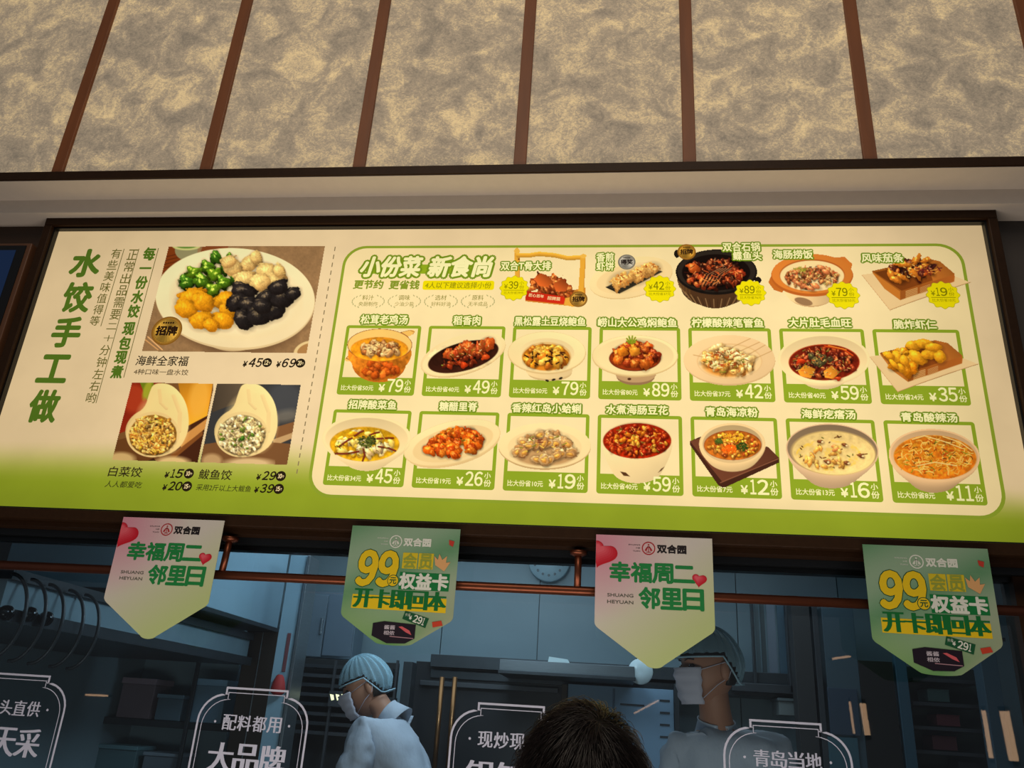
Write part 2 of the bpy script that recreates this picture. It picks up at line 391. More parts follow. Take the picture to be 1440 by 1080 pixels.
# heading of the small-portion menu
f = Flat()
GRO = (122, 146, 26)
for t, a, b in (('小份菜', 507, 592), ('新食尚', 602, 692)):
    f.ptext(t, a+1, 374.5, b+1, 375.5, 27.5, GRO, lay=1, bold=.15, shear=.2, n=12)
    f.ptext(t, a+1, 374.5, b+1, 375.5, 27.5, WHT, lay=2, bold=.045, shear=.2)
f.ppoly([(520, 372), (690, 372), (688, 385), (517, 385)], (150, 172, 30), .5)
f.build('heading_lettering', M_BL, board)
lettering('subheading_lettering', [('更节约', 497.5, 400, 539, 400.3, 12, (136, 150, 40), dict(bold=.04, shear=.1)), ('更省钱', 547.5, 400.5, 589.5, 400.8, 12, (136, 150, 40), dict(bold=.04, shear=.1))])
f = Flat(); a = pt(594.5, 401.2); b = pt(695, 401.2)
f.poly(rrect(a[0], b[0], a[2]-.018, a[2]+.018, .008), (244, 220, 8), 1.5)
f.ptext('4人以下建议选择小份', 598, 401.3, 691, 401.5, 8.6, (160, 148, 14), bold=.016, shear=.1, lay=3); f.build('yellow_banner', M_BL, board)
for cx, t1, t2 in ((517.8, '料汁', '央厨制作'), (568.6, '调味', '少油少盐'), (620, '选材', '好料好油'), (672, '原料', '无半成品')):
    f = Flat(); LC = (156, 144, 70)
    f.ptext(t1, cx-8, 418.6, cx+8, 418.8, 7.4, LC, bold=.01); f.ptext(t2, cx-13.5, 427.5, cx+13.5, 427.7, 6.2, LC, bold=.006)
    p = pt(cx, 424)
    for s_ in (-1, 1):
        for k2 in range(8):
            an = math.radians(-55+k2*16); xx = p[0]+s_*.052*math.cos(an)*1.08; zz = p[2]+.027*math.sin(an)
            f.ell(xx, zz, .0046, .0020, (190, 178, 118), 1, 8, rot=(math.pi/2+an*.8) if s_ > 0 else math.pi/2-an*.8)
    f.build('laurel_badge', M_BL, board)

# ------------------------------------------------------------------ food pictures: painted by numpy as flat backlit print
class Pic:
    def __init__(s, x0, y0, x1, y1, k=1.3, seed=1, bg=None):
        s.x0, s.y0, s.k = x0, y0, k
        nx_, ny_ = int((x1-x0)*k)+1, int((y1-y0)*k)+1
        s.X, s.Yg = np.meshgrid(x0+np.arange(nx_)/k, y0+np.arange(ny_)/k)
        s.C = np.zeros(s.X.shape+(3,)); s.A = np.zeros(s.X.shape, bool); s.r = np.random.default_rng(seed)
        if bg is not None: s.C[:] = bg; s.A[:] = True
    def win(s, cx, cy, R):
        H, W = s.X.shape
        i0, i1 = max(0, int((cy-R-s.y0)*s.k)), min(H, int((cy+R-s.y0)*s.k)+2); j0, j1 = max(0, int((cx-R-s.x0)*s.k)), min(W, int((cx+R-s.x0)*s.k)+2)
        return (slice(i0, max(i0, i1)), slice(j0, max(j0, j1)))
    def put(s, wn, m, col):
        m = np.clip(m, 0, 1); A = s.A[wn]; mm = np.where(A, m, (m > .35)*1.0)[..., None]
        s.C[wn] = s.C[wn]*(1-mm)+col*mm; s.A[wn] = A | (m > .35)
    def uv(s, wn, cx, cy, rx, ry, rot):
        a = math.radians(rot); dx, dy = s.X[wn]-cx, s.Yg[wn]-cy
        return (dx*math.cos(a)+dy*math.sin(a))/rx, (-dx*math.sin(a)+dy*math.cos(a))/ry
    def ell(s, cx, cy, rx, ry, col, rot=0, g=(0, 0), soft=.7, op=1, rim=0):
        wn = s.win(cx, cy, max(rx, ry)+2); u, v = s.uv(wn, cx, cy, rx, ry, rot); d = np.sqrt(u*u+v*v)
        m = np.clip((1-d)*min(rx, ry)/soft+.5, 0, 1)*op
        c = np.array(col, float)*(1+g[0]*u+g[1]*v+rim*np.clip(d, 0, 1)**6)[..., None]; s.put(wn, m, c); return s
    def blob(s, cx, cy, rx, ry, col, rot=0, amb=.66, spec=.22, sh=.24, bump=0, pw=2.0, wob=.58):
        if sh:
            wn = s.win(cx+.6, cy+1.2, max(rx, ry)*1.35+2); u, v = s.uv(wn, cx+.5, cy+1.1, rx*1.22+.6, ry*1.22+.6, rot); d = u*u+v*v
            s.C[wn] *= (1-sh*np.clip(1.25-d, 0, 1))[..., None]
        wn = s.win(cx, cy, max(rx, ry)+2); u, v = s.uv(wn, cx, cy, rx, ry, rot)
        if wob: u = u+wob*s.nz(5.5)[wn]; v = v+wob*np.roll(s.nz(5.5), 7, 1)[wn]
        d = np.abs(u)**pw+np.abs(v)**pw
        m = np.clip((1-np.sqrt(d))*min(rx, ry)/.6+.5, 0, 1)
        a = math.radians(rot); nz_ = np.sqrt(np.clip(1-d, 0.02, 1)); nxx = u*math.cos(a)-v*math.sin(a); nyy = u*math.sin(a)+v*math.cos(a)
        if bump:
            nn = s.nz(2.2)[wn]; nxx = nxx+bump*nn; nyy = nyy+bump*np.roll(nn, 2, 0)
        L = np.clip(-.35*nxx-.62*nyy+.70*nz_, 0, 1); sp_ = np.clip(-.25*nxx-.5*nyy+.83*nz_, 0, 1)**22
        tn = 1+(.14*s.nz(1.6)[wn]+.16*s.nz(5.5)[wn])[..., None]*(1 if wob else 0)
        c = np.array(col, float)*tn*np.clip(amb+(1.12-amb)*L, 0.01, 2)[..., None]**np.array((.78, 1.0, 1.2))+255*spec*sp_[..., None]*np.array((1, .88, .62))
        s.put(wn, m, c); return s
    def line(s, pts, wd, col, op=1, taper=0, shade=.3):
        P = np.array(pts, float); cx, cy = P.mean(0); R = np.abs(P-[cx, cy]).max()+wd+2; wn = s.win(cx, cy, R)
        X, Y = s.X[wn], s.Yg[wn]; D = np.full(X.shape, 1e9); S = np.zeros(X.shape)
        for a, b in zip(P[:-1], P[1:]):
            d = b-a; L2 = d@d+1e-9; t = np.clip(((X-a[0])*d[0]+(Y-a[1])*d[1])/L2, 0, 1)
            ex, ey = X-a[0]-t*d[0], Y-a[1]-t*d[1]; q = np.hypot(ex, ey); k_ = q < D; D = np.where(k_, q, D); S = np.where(k_, ey, S)
        s.put(wn, np.clip((wd/2-D)/.7+.5, 0, 1)*op, np.array(col, float)*(1-shade*np.clip(S/(wd/2+.3), -1, 1))[..., None]); return s
    def poly(s, pts, col, g=(0, 0), soft=1, op=1):
        P = np.array(pts, float); cx, cy = P.mean(0); R = np.abs(P-[cx, cy]).max()+2; wn = s.win(cx, cy, R); X, Y = s.X[wn], s.Yg[wn]
        ins = np.zeros(X.shape, bool); D = np.full(X.shape, 1e9)
        for a, b in zip(P, np.roll(P, -1, 0)):
            c_ = ((a[1] > Y) != (b[1] > Y)) & (X < (b[0]-a[0])*(Y-a[1])/(b[1]-a[1]+1e-12)+a[0]); ins ^= c_
            d = b-a; t = np.clip(((X-a[0])*d[0]+(Y-a[1])*d[1])/(d@d+1e-9), 0, 1); D = np.minimum(D, np.hypot(X-a[0]-t*d[0], Y-a[1]-t*d[1]))
        sd = np.where(ins, D, -D); c = np.array(col, float)*(1+g[0]*(X-cx)/R+g[1]*(Y-cy)/R)[..., None]
        s.put(wn, np.clip(sd/.7+.5, 0, 1)*op, c); return s
    def nz(s, sc):
        key = ('n', sc)
        if not hasattr(s, '_n'): s._n = {}
        if key in s._n: return s._n[key]
        H, W = s.X.shape; out = np.zeros((H, W)); amp = 1; tot = 0; r = np.random.default_rng(int(sc*97)+5)
        for o in range(3):
            st = max(sc*s.k/(2**o), 1.0); gh, gw = int(H/st)+3, int(W/st)+3; G = r.random((gh, gw))*2-1
            yy, xx = np.arange(H)/st, np.arange(W)/st; iy, ix = yy.astype(int), xx.astype(int); fy, fx = yy-iy, xx-ix; fy, fx = fy*fy*(3-2*fy), fx*fx*(3-2*fx)
            a = G[iy][:, ix]; b = G[iy][:, ix+1]; c = G[iy+1][:, ix]; d = G[iy+1][:, ix+1]
            out += amp*((a*(1-fx)+b*fx)*(1-fy)[:, None]+(c*(1-fx)+d*fx)*fy[:, None]); tot += amp; amp *= .6
        s._n[key] = out/tot; return s._n[key]
    def tex(s, cx, cy, rx, ry, amp, sc, rot=0, tint=None):
        wn = s.win(cx, cy, max(rx, ry)+1); u, v = s.uv(wn, cx, cy, rx, ry, rot); m = (u*u+v*v < 1)[..., None]*1.0
        n = s.nz(sc)[wn][..., None]
        if tint is None: s.C[wn] *= 1+amp*n*m
        else:
            q = np.clip(n*1.6, 0, 1)*m*amp; s.C[wn] = s.C[wn]*(1-q)+np.array(tint, float)*q
        return s
    def soup(s, cx, cy, rx, ry, col, rot=0, rim=(90, 50, 20)):
        s.ell(cx, cy, rx, ry, rim, rot); s.ell(cx, cy+.4, rx-1, ry-.8, col, rot, g=(0, .12)); s.tex(cx, cy, rx, ry, .25, 5, rot); return s
    def scat(s, n, cx, cy, rx, ry, fn, rot=0, up=0):
        q = []
        a = math.radians(rot)
        for _ in range(n):
            t = s.r.random()*2*math.pi; rr = math.sqrt(s.r.random()); u, v = rr*math.cos(t)*rx, rr*math.sin(t)*ry
            q.append((cx+u*math.cos(a)-v*math.sin(a), cy+u*math.sin(a)+v*math.cos(a)-up*(1-rr*rr)))
        for x, y in sorted(q, key=lambda p: p[1]): fn(x, y)
        return s
    def pile(s, n, cx, cy, rx, ry, cols, sx, sy=None, rot=0, up=0, **k):
        sy = sy or sx*.7
        def fn(x, y):
            c = cols[s.r.integers(len(cols))]; f_ = .62+.5*s.r.random()
            s.blob(x, y, sx*f_, sy*f_, np.array(c)*(.85+.3*s.r.random()), s.r.random()*180, **k)
        return s.scat(n, cx, cy, rx, ry, fn, rot, up)
    def flecks(s, n, cx, cy, rx, ry, cols, ln=3, wd=.9, rot=0, up=0, curve=0):
        def fn(x, y):
            c = cols[s.r.integers(len(cols))]; a = s.r.random()*math.pi; l = ln*(.5+s.r.random())/2; dx, dy = l*math.cos(a), l*math.sin(a)*.7; b = curve*(s.r.random()-.5)*ln
            s.line([(x-dx, y-dy), (x-dy*b*.3, y+dx*b*.3), (x+dx, y+dy)], wd, c)
        return s.scat(n, cx, cy, rx, ry, fn, rot, up)
    def plate(s, cx, cy, rx, ry, col=(247, 231, 184), rot=0, well=.72, edge=(222, 200, 152)):
        s.ell(cx, cy+1.3, rx, ry, (214, 190, 142), rot, soft=1.4); s.ell(cx, cy, rx, ry, edge, rot); s.ell(cx, cy-.2, rx-.9, ry-.8, col, rot, g=(.02, -.03))
        s.ell(cx, cy+.8, rx*well, ry*well, np.array(col)*.972, rot, g=(-.02, .03)); return s
    def bowl(s, cx, cy, rx, ry, by, col=(246, 228, 184), rot=0, tap=.45, wall=3.0, dark=.80, inner=.97):
        h = by-cy
        for i in range(24, -1, -1):
            t = i/24; kx = 1-tap*t**2.2; yy = cy+(h-ry*kx*.9)*t if h > 0 else cy
            s.ell(cx, max(yy, cy), rx*kx, ry*kx, np.array(col)*(1-(1-dark)*t**.8), rot*(1-t), g=(-.05, 0))
        s.ell(cx, cy, rx, ry, np.array(col)*.99, rot); s.ell(cx, cy, rx-1, ry-.8, np.array(col)*1.02, rot); s.ell(cx, cy+.6, rx-wall, ry-wall*.6, np.array(col)*inner, rot, g=(0, .10)); return s
    def build(s, name, parent, Y=0.0, m=None, lay=3, step=.0004):
        H, W = s.X.shape; A = s.A; q = A[:-1, :-1] & A[:-1, 1:] & A[1:, 1:] & A[1:, :-1]
        ii, jj = np.nonzero(q); idx = np.arange(H*W).reshape(H, W)
        F = np.stack([idx[ii, jj], idx[ii+1, jj], idx[ii+1, jj+1], idx[ii, jj+1]], 1)
        used = np.unique(F); mp = np.full(H*W, -1); mp[used] = np.arange(len(used)); F = mp[F]
        P = pt(s.X.ravel()[used], s.Yg.ravel()[used], Y-step*lay)
        g = s.C.reshape(-1, 3)[used]*np.array(s.tint if hasattr(s, 'tint') else (1.06, .985, .85)); c = lin(np.clip(g, 0, 255)).astype(np.float32)
        return np_mesh(name, P, F, m or M_BL, parent, c)
PL = (247, 231, 184); PK = (238, 212, 176)
def d_soup_pot(p):
    p.ell(533, 512, 38, 26, (196, 112, 34)); p.ell(576-4, 469.5, 12, 4.5, (238, 196, 110), -18); p.ell(497, 502, 13, 5, (238, 200, 120), -20)
    p.line([(487, 504), (490, 499), (503, 495)], 1, (150, 80, 40)); p.line([(487, 504), (495, 507), (505, 503)], 1, (150, 80, 40)); p.line([(564, 467), (576, 464), (583, 467), (579, 473), (570, 476)], .9, (170, 110, 50))
    for i in range(16):
        t = i/15; p.ell(534, 496+t*22, 45*(1-.42*t**2), 22*(1-.25*t), (232-40*t, 150-38*t, 44-14*t), g=(-.1, 0))
    p.tex(534, 510, 42, 26, .35, 6); p.pile(24, 533, 520, 24, 10, [(206, 92, 24), (228, 120, 40), (180, 80, 24)], 6, 5, sh=.15, spec=.1)
    p.ell(534, 485, 46, 23, (130, 66, 36)); p.ell(534, 485, 45, 22, (246, 206, 124)); p.soup(533.5, 491, 40.5, 17, (238, 160, 34), rim=(214, 140, 40))
    p.pile(44, 536, 491, 27, 10, [(214, 176, 120), (190, 140, 90), (238, 206, 150), (160, 96, 50), (226, 190, 130)], 6, 4, up=2, spec=.25); p.flecks(22, 536, 490, 28, 10, [(110, 60, 30), (240, 214, 160)], 5, 1.2)
def d_pork(p):
    p.ell(651.5, 500, 62, 27, (216, 194, 148), -17); p.ell(651, 498.3, 62, 27, (240, 222, 178), -17, g=(.03, -.04)); p.ell(650, 500, 58, 24, (247, 230, 186), -17)
    p.ell(651.5, 501.5, 51, 20, (52, 26, 18), -15, g=(.0, .25)); p.tex(651, 502, 49, 19, .2, 7)
    for i in range(13):
        t = i/12; x = 629+t*60; y = 497-t*12
        p.blob(x, y+3*math.sin(i), 6.5, 9.5, (206-(i % 3)*18, 92-(i % 2)*16, 34), 20, spec=.3, bump=.5)
    p.pile(27, 655, 506, 30, 8, [(150, 52, 22), (112, 40, 20), (190, 84, 34)], 4.6, 3.6, rot=-15, spec=.3); p.blob(652.5, 513, 5.5, 5, (206, 66, 24)); p.blob(683, 502, 5.5, 5, (214, 80, 30))
    p.flecks(26, 660, 492, 28, 8, [(240, 206, 130), (90, 110, 30), (250, 226, 170)], 2, .8, rot=-14); p.flecks(14, 640, 508, 16, 6, [(120, 40, 20), (40, 20, 14)], 6, 1); p.blob(622, 514, 1.4, 1, (140, 160, 60), sh=0)
def d_truffle(p):
    p.ell(773, 525, 31, 11, (208, 186, 142)); p.ell(772, 521, 33, 12, (232, 212, 168), g=(-.05, 0))
    for x, y, a in ((769.5, 535.5, 20), (778.5, 534, -20), (788.5, 532, -25)): p.ell(x, y, 2.8, 1.6, (40, 34, 24), a)
    p.plate(769, 495.5, 55, 29.5, well=.70); p.ell(768.5, 501.5, 35, 20.5, (226, 196, 140)); p.ell(768, 502.5, 33.5, 18.5, (198, 124, 34), g=(0, .15))
    p.pile(51, 768, 502, 28, 14, [(232, 160, 40), (240, 178, 60), (206, 118, 34), (238, 196, 90)], 7.5, 5.6, up=2, spec=.3, bump=.3)
    p.flecks(22, 768, 501, 28, 14, [(70, 34, 18), (40, 24, 14)], 4.5, 2)
def d_abalone(p):
    p.ell(894, 530, 27, 12, (150, 120, 92)); p.ell(894, 526, 29, 12, (190, 160, 124)); p.ell(885, 533, 2.6, 1.6, (70, 40, 24))
    p.plate(893, 500, 60.5, 29, well=.9); p.ell(893, 504, 36.5, 18, (112, 40, 20)); p.ell(893, 504, 35, 16.5, (158, 60, 22))
    p.pile(75, 893, 502, 29, 12, [(196, 84, 26), (168, 60, 24), (214, 108, 34), (140, 46, 22)], 7.6, 6, up=14, spec=.35, bump=.5)
    p.blob(876, 494, 7, 8, (226, 136, 34)); p.blob(892, 493, 7, 7.6, (238, 158, 48), spec=.4)
    for a in range(9): p.line([(888, 483), (888+7*math.cos(a*.7), 478+5.5*math.sin(a*.7))], 2.2, (120+8*(a % 3), 148, 34))
def d_squid(p):
    p.ell(1026, 508, 64.5, 34.5, (212, 184, 142)); p.ell(1025.5, 505.5, 64.5, 34.5, (238, 210, 168), g=(-.03, -.03)); p.ell(1026, 508, 46, 25, (228, 196, 150)); p.ell(1026, 508.5, 44.5, 23.5, (240, 214, 168))
    p.ell(1024, 512, 36, 18, (232, 150, 52), soft=4, op=.8)
    for a, b, c, d in ((1030, 488, 1055, 476), (1040, 494, 1068, 481), (1050, 500, 1076, 485), (1060, 505, 1086, 493), (975, 499, 990, 502)): p.line([(a, b), (c, d)], 1, (196, 160, 110))
    p.pile(79, 1024, 509, 34, 14, [(240, 210, 140), (226, 176, 84), (244, 222, 160), (206, 140, 60), (236, 190, 110)], 8, 3.6, rot=10, up=6, spec=.25, bump=.5)
    for i in range(6): p.blob(1008+i*9, 489+i*3.4, 11, 4.6, (246, 220, 158), -20, spec=.35, bump=.5)
    p.flecks(80, 1023, 508, 34, 16, [(178, 60, 24), (120, 66, 30), (120, 130, 40), (250, 232, 180), (206, 100, 34)], 5, 1.1, up=3)
def d_maoxue(p):
    p.bowl(1158.5, 505, 65, 35.5, 546, tap=.5, wall=4, dark=.86); p.soup(1159, 509.5, 50, 25.5, (120, 34, 18), rim=(178, 62, 26))
    p.pile(121, 1159, 510, 44, 20, [(120, 36, 20), (90, 28, 20), (150, 52, 28), (70, 30, 24), (176, 80, 40)], 5, 3.4, spec=.3, bump=.6)
    p.pile(16, 1153, 505, 14, 7, [(92, 84, 48), (110, 100, 60), (70, 66, 44)], 5, 4, spec=.3)
    for pg in (((1122, 522), (1132, 513), (1147, 519), (1140, 532), (1126, 529)), ((1158, 522), (1170, 514), (1180, 524), (1172, 533), (1160, 531))): p.poly(pg, (226, 150, 48), g=(-.2, .15))
    p.blob(1127, 508, 6, 4, (206, 60, 24)); p.blob(1178, 532, 6, 3.4, (206, 70, 30)); p.line([(1160, 487), (1185, 491), (1199, 500)], 2.6, (196, 70, 26)); p.line([(1165, 486), (1190, 492)], 1.4, (236, 140, 50))
    p.flecks(90, 1159, 509, 45, 21, [(196, 150, 80), (60, 20, 14), (110, 120, 50), (214, 100, 44), (236, 200, 120)], 4, 1)
def tray(p, ox, oy, kx=1.0, food='shrimp'):
    T = lambda a, b: (ox+a*kx, oy+b*kx)
    p.poly([T(-12, 6), T(28, 56), T(141, 17), T(124, 10), T(80, -6)], (236, 212, 168), g=(.03, -.03)); p.line([T(28, 56), T(60, 44), T(100, 30), T(141, 17)], 1.4, (176, 140, 100)); p.line([T(-12, 7), T(28, 57)], 1.1, (196, 160, 120))
    p.poly([T(1, 1), T(80, -17), T(98, -13), T(119, 5), T(118, 16), T(42, 42), T(20, 26)], (176, 104, 40), g=(.15, -.05))
    p.poly([T(6, 3), T(80, -13), T(112, 6), T(44, 29)], (132, 70, 26), g=(.2, 0)); p.poly([T(88, -11), T(98, -13), T(118, 4), T(114, 14), T(90, 22), T(84, 2)], (184, 112, 46), g=(-.1, .1))
    p.poly([T(1, 1), T(42, 30), T(42, 42), T(20, 26)], (198, 124, 48)); p.poly([T(42, 30), T(118, 6), T(117, 16), T(42, 42)], (170, 98, 40), g=(.1, 0))
    for i in range(5): p.line([T(50, 30+i*2.2), T(66, 25+i*2.2)], .9, (226, 190, 130)); p.line([T(70, 25+i*2), T(84, 20+i*2)], .7, (214, 176, 120))
def d_shrimp(p):
    tray(p, 1235, 495)
    p.pile(34, 1268, 508, 20, 12, [(244, 168, 30), (236, 150, 24), (250, 184, 54)], 9, 5.5, rot=30, spec=.15, bump=.3)
    for x, y, a, b, r in ((1262, 503, 11, 7, 60), (1272, 507, 9, 6, 70), (1284, 486, 12, 7.5, 10), (1300, 483, 14, 7.5, 12), (1290, 503, 15, 8, 32), (1308, 497, 13, 8, -10), (1322, 502, 9, 8, 50), (1266, 517, 8, 5, 50), (1250, 500, 9, 5, 30), (1257, 512, 9, 3.4, 45), (1312, 488, 13, 6, 8)): p.blob(x, y, a, b, (252, 182, 38), r, amb=.66, spec=.12, bump=.12, wob=.22)
def d_eggplant(p):
    tray(p, 1224, 380, 1.0)
    p.pile(58, 1282, 380, 32, 10, [(70, 34, 28), (96, 42, 30), (50, 24, 24), (190, 90, 34)], 8, 3.4, up=8, spec=.4, bump=.3)
    for x, y, a, b, r in ((1253, 386, 10, 4.5, 70), (1262, 394, 10, 4, 20), (1270, 372, 13, 4, 5), (1284, 384, 12, 4.5, 45), (1288, 366, 10, 5, -50), (1267, 389, 11, 4, 30), (1297, 375, 10, 4, -30), (1303, 365, 9, 4, -20)): p.blob(x, y, a, b, (224, 138, 44), r, spec=.35, bump=.4)
    p.flecks(26, 1306, 379, 18, 6, [(230, 160, 70), (150, 60, 40), (90, 34, 40)], 8, 1.2); p.flecks(30, 1275, 378, 30, 12, [(250, 210, 130), (60, 26, 20)], 3, .9)
def d_suancai(p):
    p.bowl(515.5, 616, 63, 32, 661, tap=.5, wall=5, dark=.9); p.soup(512.8, 624.5, 49, 24.5, (222, 172, 28), rim=(206, 160, 50))
    p.pile(51, 512, 624, 42, 18, [(240, 206, 70), (246, 226, 120), (226, 176, 30), (250, 238, 180)], 7, 4, sh=.15, spec=.3)
    p.pile(15, 520, 628, 16, 10, [(248, 236, 196), (240, 222, 170)], 8, 4, sh=.2)
    for L in (((477, 628), (488, 620), (495, 616)), ((499, 613), (506, 608), (511, 606)), ((530, 617), (545, 616), (553, 616)), ((532, 628), (546, 630), (556, 634)), ((472, 638), (488, 638), (504, 635)), ((511, 632), (513, 640), (510, 648)), ((520, 612), (527, 609), (533, 608))): p.line(L, 2.6, (90, 30, 22)); p.line(L, .8, (150, 60, 44))
    p.flecks(110, 516, 621, 12, 8.5, [(70, 84, 34), (96, 108, 44), (44, 52, 24)], 3, 1.5); p.flecks(36, 512, 624, 42, 18, [(110, 90, 30), (200, 190, 60), (70, 70, 30)], 3, 1)
def d_sweetsour(p):
    p.ell(637, 626, 68, 29, (220, 196, 150), -14); p.ell(635.6, 622.5, 70, 30, (226, 204, 156), -14); p.ell(635.6, 622, 69, 29, (246, 228, 182), -14, g=(0, -.04)); p.ell(637, 624, 58, 23, (234, 212, 164), -14)
    p.pile(110, 639, 627, 40, 14, [(226, 104, 22), (210, 84, 18), (238, 130, 36), (190, 70, 18)], 8, 5.6, rot=-12, up=17, spec=.35, bump=.45); p.flecks(16, 640, 615, 30, 16, [(90, 100, 30), (250, 190, 110)], 3, 1)
def d_clams(p):
    p.ell(766, 629, 65, 32, (196, 168, 124)); p.ell(766, 626.5, 65, 32, (246, 228, 182), g=(0, -.03)); p.ell(766, 629, 52, 25, (240, 220, 174))
    p.ell(766, 640, 42, 15, (150, 96, 50), soft=3, op=.5)
    def shell(x, y):
        r = p.r.random()*180; c = [(206, 176, 130), (190, 150, 100), (222, 196, 150), (176, 130, 84)][p.r.integers(4)]
        p.blob(x, y, 9, 6, c, r, spec=.2, bump=.2); p.ell(x+.4, y+.3, 6.5, 4, (196, 152, 100), r); p.blob(x+.6, y+.6, 4.8, 2.6, (232, 176, 84), r, sh=0)
    p.scat(40, 765, 634, 40, 15, shell, up=20); p.flecks(22, 766, 626, 34, 18, [(120, 130, 40), (120, 40, 24), (240, 206, 90)], 5, 1.3, up=6)
def d_tofu(p):
    p.bowl(896, 618.8, 50, 27, 678, tap=.30, wall=1.6, dark=.93); p.poly([(872, 663), (880, 664.5), (886, 670), (877, 669)], (86, 56, 34)); p.poly([(925, 665), (930, 659), (935, 656), (930, 662)], (86, 56, 34))
    p.soup(896, 620, 48, 25, (178, 42, 14), rim=(150, 40, 16)); p.pile(156, 896, 620, 44, 21, [(186, 48, 18), (160, 36, 16), (206, 76, 26), (140, 40, 20)], 4.6, 2.6, spec=.4)
    p.pile(24, 896, 620, 42, 20, [(226, 126, 30), (236, 160, 50)], 4.6, 3, spec=.4); p.flecks(60, 896, 620, 42, 20, [(236, 140, 60), (110, 24, 12), (110, 110, 40), (250, 200, 110)], 4, 1.1)
def d_jelly(p):
    p.poly([(970, 620), (984, 614), (1000, 612), (1080, 628), (1095.5, 643), (1095.5, 651), (1017, 687), (1010, 683), (970, 626)], (70, 40, 30)); p.poly([(970, 620), (1000, 612), (1080, 628), (1095.5, 643), (1016, 678)], (104, 62, 46), g=(-.1, .1)); p.line([(1013, 679), (1095, 645)], 1.2, (140, 92, 70))
    p.bowl(1030, 624, 46.5, 29.5, 661, col=(238, 212, 166), tap=.2, wall=4.5, dark=.88, inner=.84); p.soup(1030.4, 626, 40.5, 21, (196, 110, 34), rim=(150, 70, 30))
    p.pile(104, 1030, 626, 36, 17, [(206, 128, 46), (222, 150, 60), (180, 80, 30), (228, 170, 50)], 3.6, 2.4, spec=.4, bump=.5); p.flecks(90, 1026, 632, 11, 6, [(232, 90, 20), (240, 110, 30)], 3, 1.2)
    p.flecks(50, 1011, 621, 5, 4.5, [(60, 84, 30), (84, 104, 40)], 2.6, 1.3); p.flecks(70, 1044, 628, 8, 6, [(60, 84, 30), (40, 60, 24)], 2.6, 1.3); p.flecks(40, 1033, 616, 18, 6, [(240, 190, 40), (226, 160, 50)], 4, 1.3)
def d_knot(p):
    p.bowl(1170.5, 632, 65.5, 36.5, 685, col=(226, 196, 164), rot=4, tap=.42, wall=2, dark=.80, inner=.62); p.ell(1172, 637, 59, 31, (226, 200, 130), 3, soft=3); p.ell(1172.5, 637.5, 58, 30, (240, 216, 150), 3, g=(.03, .05)); p.tex(1172, 637, 56, 29, .12, 6)
    p.tex(1165, 640, 46, 22, .75, 7, tint=(244, 206, 70)); p.flecks(26, 1172, 636, 48, 24, [(120, 80, 40), (90, 60, 34), (110, 110, 50)], 3.4, 1.6); p.pile(27, 1166, 642, 34, 16, [(236, 176, 84), (240, 200, 110), (226, 150, 90)], 5, 3, sh=.12)
    for x, y in ((1191, 651), (1162, 649), (1154, 621), (1188, 626), (1211, 641)): p.blob(x, y, 4.6, 2.6, (126, 74, 44), 20); p.blob(x+3, y+1, 2.4, 1.6, (240, 216, 170), sh=0)
def d_sour(p):
    p.bowl(1314, 640.5, 64.5, 37.5, 691, col=(234, 200, 160), rot=4, tap=.45, wall=3, dark=.76, inner=.93); p.soup(1315, 643, 58.5, 31, (214, 124, 30), rot=3, rim=(220, 150, 60))
    p.tex(1313, 642, 54, 28, .8, 6, tint=(240, 186, 50)); p.tex(1320, 650, 50, 24, .6, 4, tint=(196, 84, 20))
    p.flecks(150, 1315, 643, 52, 26, [(250, 214, 120), (236, 170, 60), (206, 150, 40), (244, 190, 90)], 11, 1.1, curve=.6); p.flecks(70, 1315, 643, 52, 26, [(110, 70, 24), (130, 140, 40), (180, 70, 20), (80, 46, 24)], 5, 1.2, curve=.5)
    for L in (((1283, 618), (1300, 613), (1325, 620), (1352, 630)), ((1326, 614), (1350, 622), (1372-5, 634)), ((1290, 655), (1315, 650), (1345, 655))): p.line(L, 1.3, (250, 218, 150))
def d_ribs(p):
    W = (226, 172, 62)
    p.poly([(740, 410), (795, 410), (824, 404), (824, 424), (795, 430), (738, 424)], (206, 140, 54)); p.pile(75, 773, 407, 30, 9, [(176, 84, 34), (150, 62, 26), (200, 110, 50), (126, 50, 24)], 9, 5, rot=8, up=12, spec=.3, bump=.6)
    p.poly([(751, 392), (757, 383), (768, 386), (778, 396), (770, 404), (758, 402)], (190, 92, 38), g=(-.25, .3)); p.poly([(778, 400), (790, 392), (800, 400), (796, 410), (782, 410)], (178, 84, 36), g=(-.2, .3)); p.blob(756, 383, 2, 2.6, (90, 50, 30))
    p.line([(727, 352), (727.5, 398)], 7.5, W, shade=.0); p.line([(730.5, 356), (731, 395)], 1.2, (190, 130, 44)); p.line([(729, 359), (745, 359), (758, 357), (780, 359), (798, 363), (818, 362)], 7, W, shade=.25); p.line([(820, 361), (817, 410)], 8, W, shade=.0); p.line([(823.5, 364), (821, 408)], 1.2, (196, 140, 50)); p.ell(727, 353, 4.4, 3.6, (236, 190, 84)); p.ell(820.5, 360, 4.6, 3.2, (236, 190, 84)); p.blob(729.5, 364.5, 1.2, 1.2, (110, 60, 24), sh=0)
    p.poly([(740, 410), (743, 409.5), (792, 417), (795, 420), (793, 428), (738, 422)], (196, 44, 24), g=(.05, .05)); p.poly([(795, 419), (822, 415), (824, 426), (806, 432), (793, 429)], (226, 170, 66))
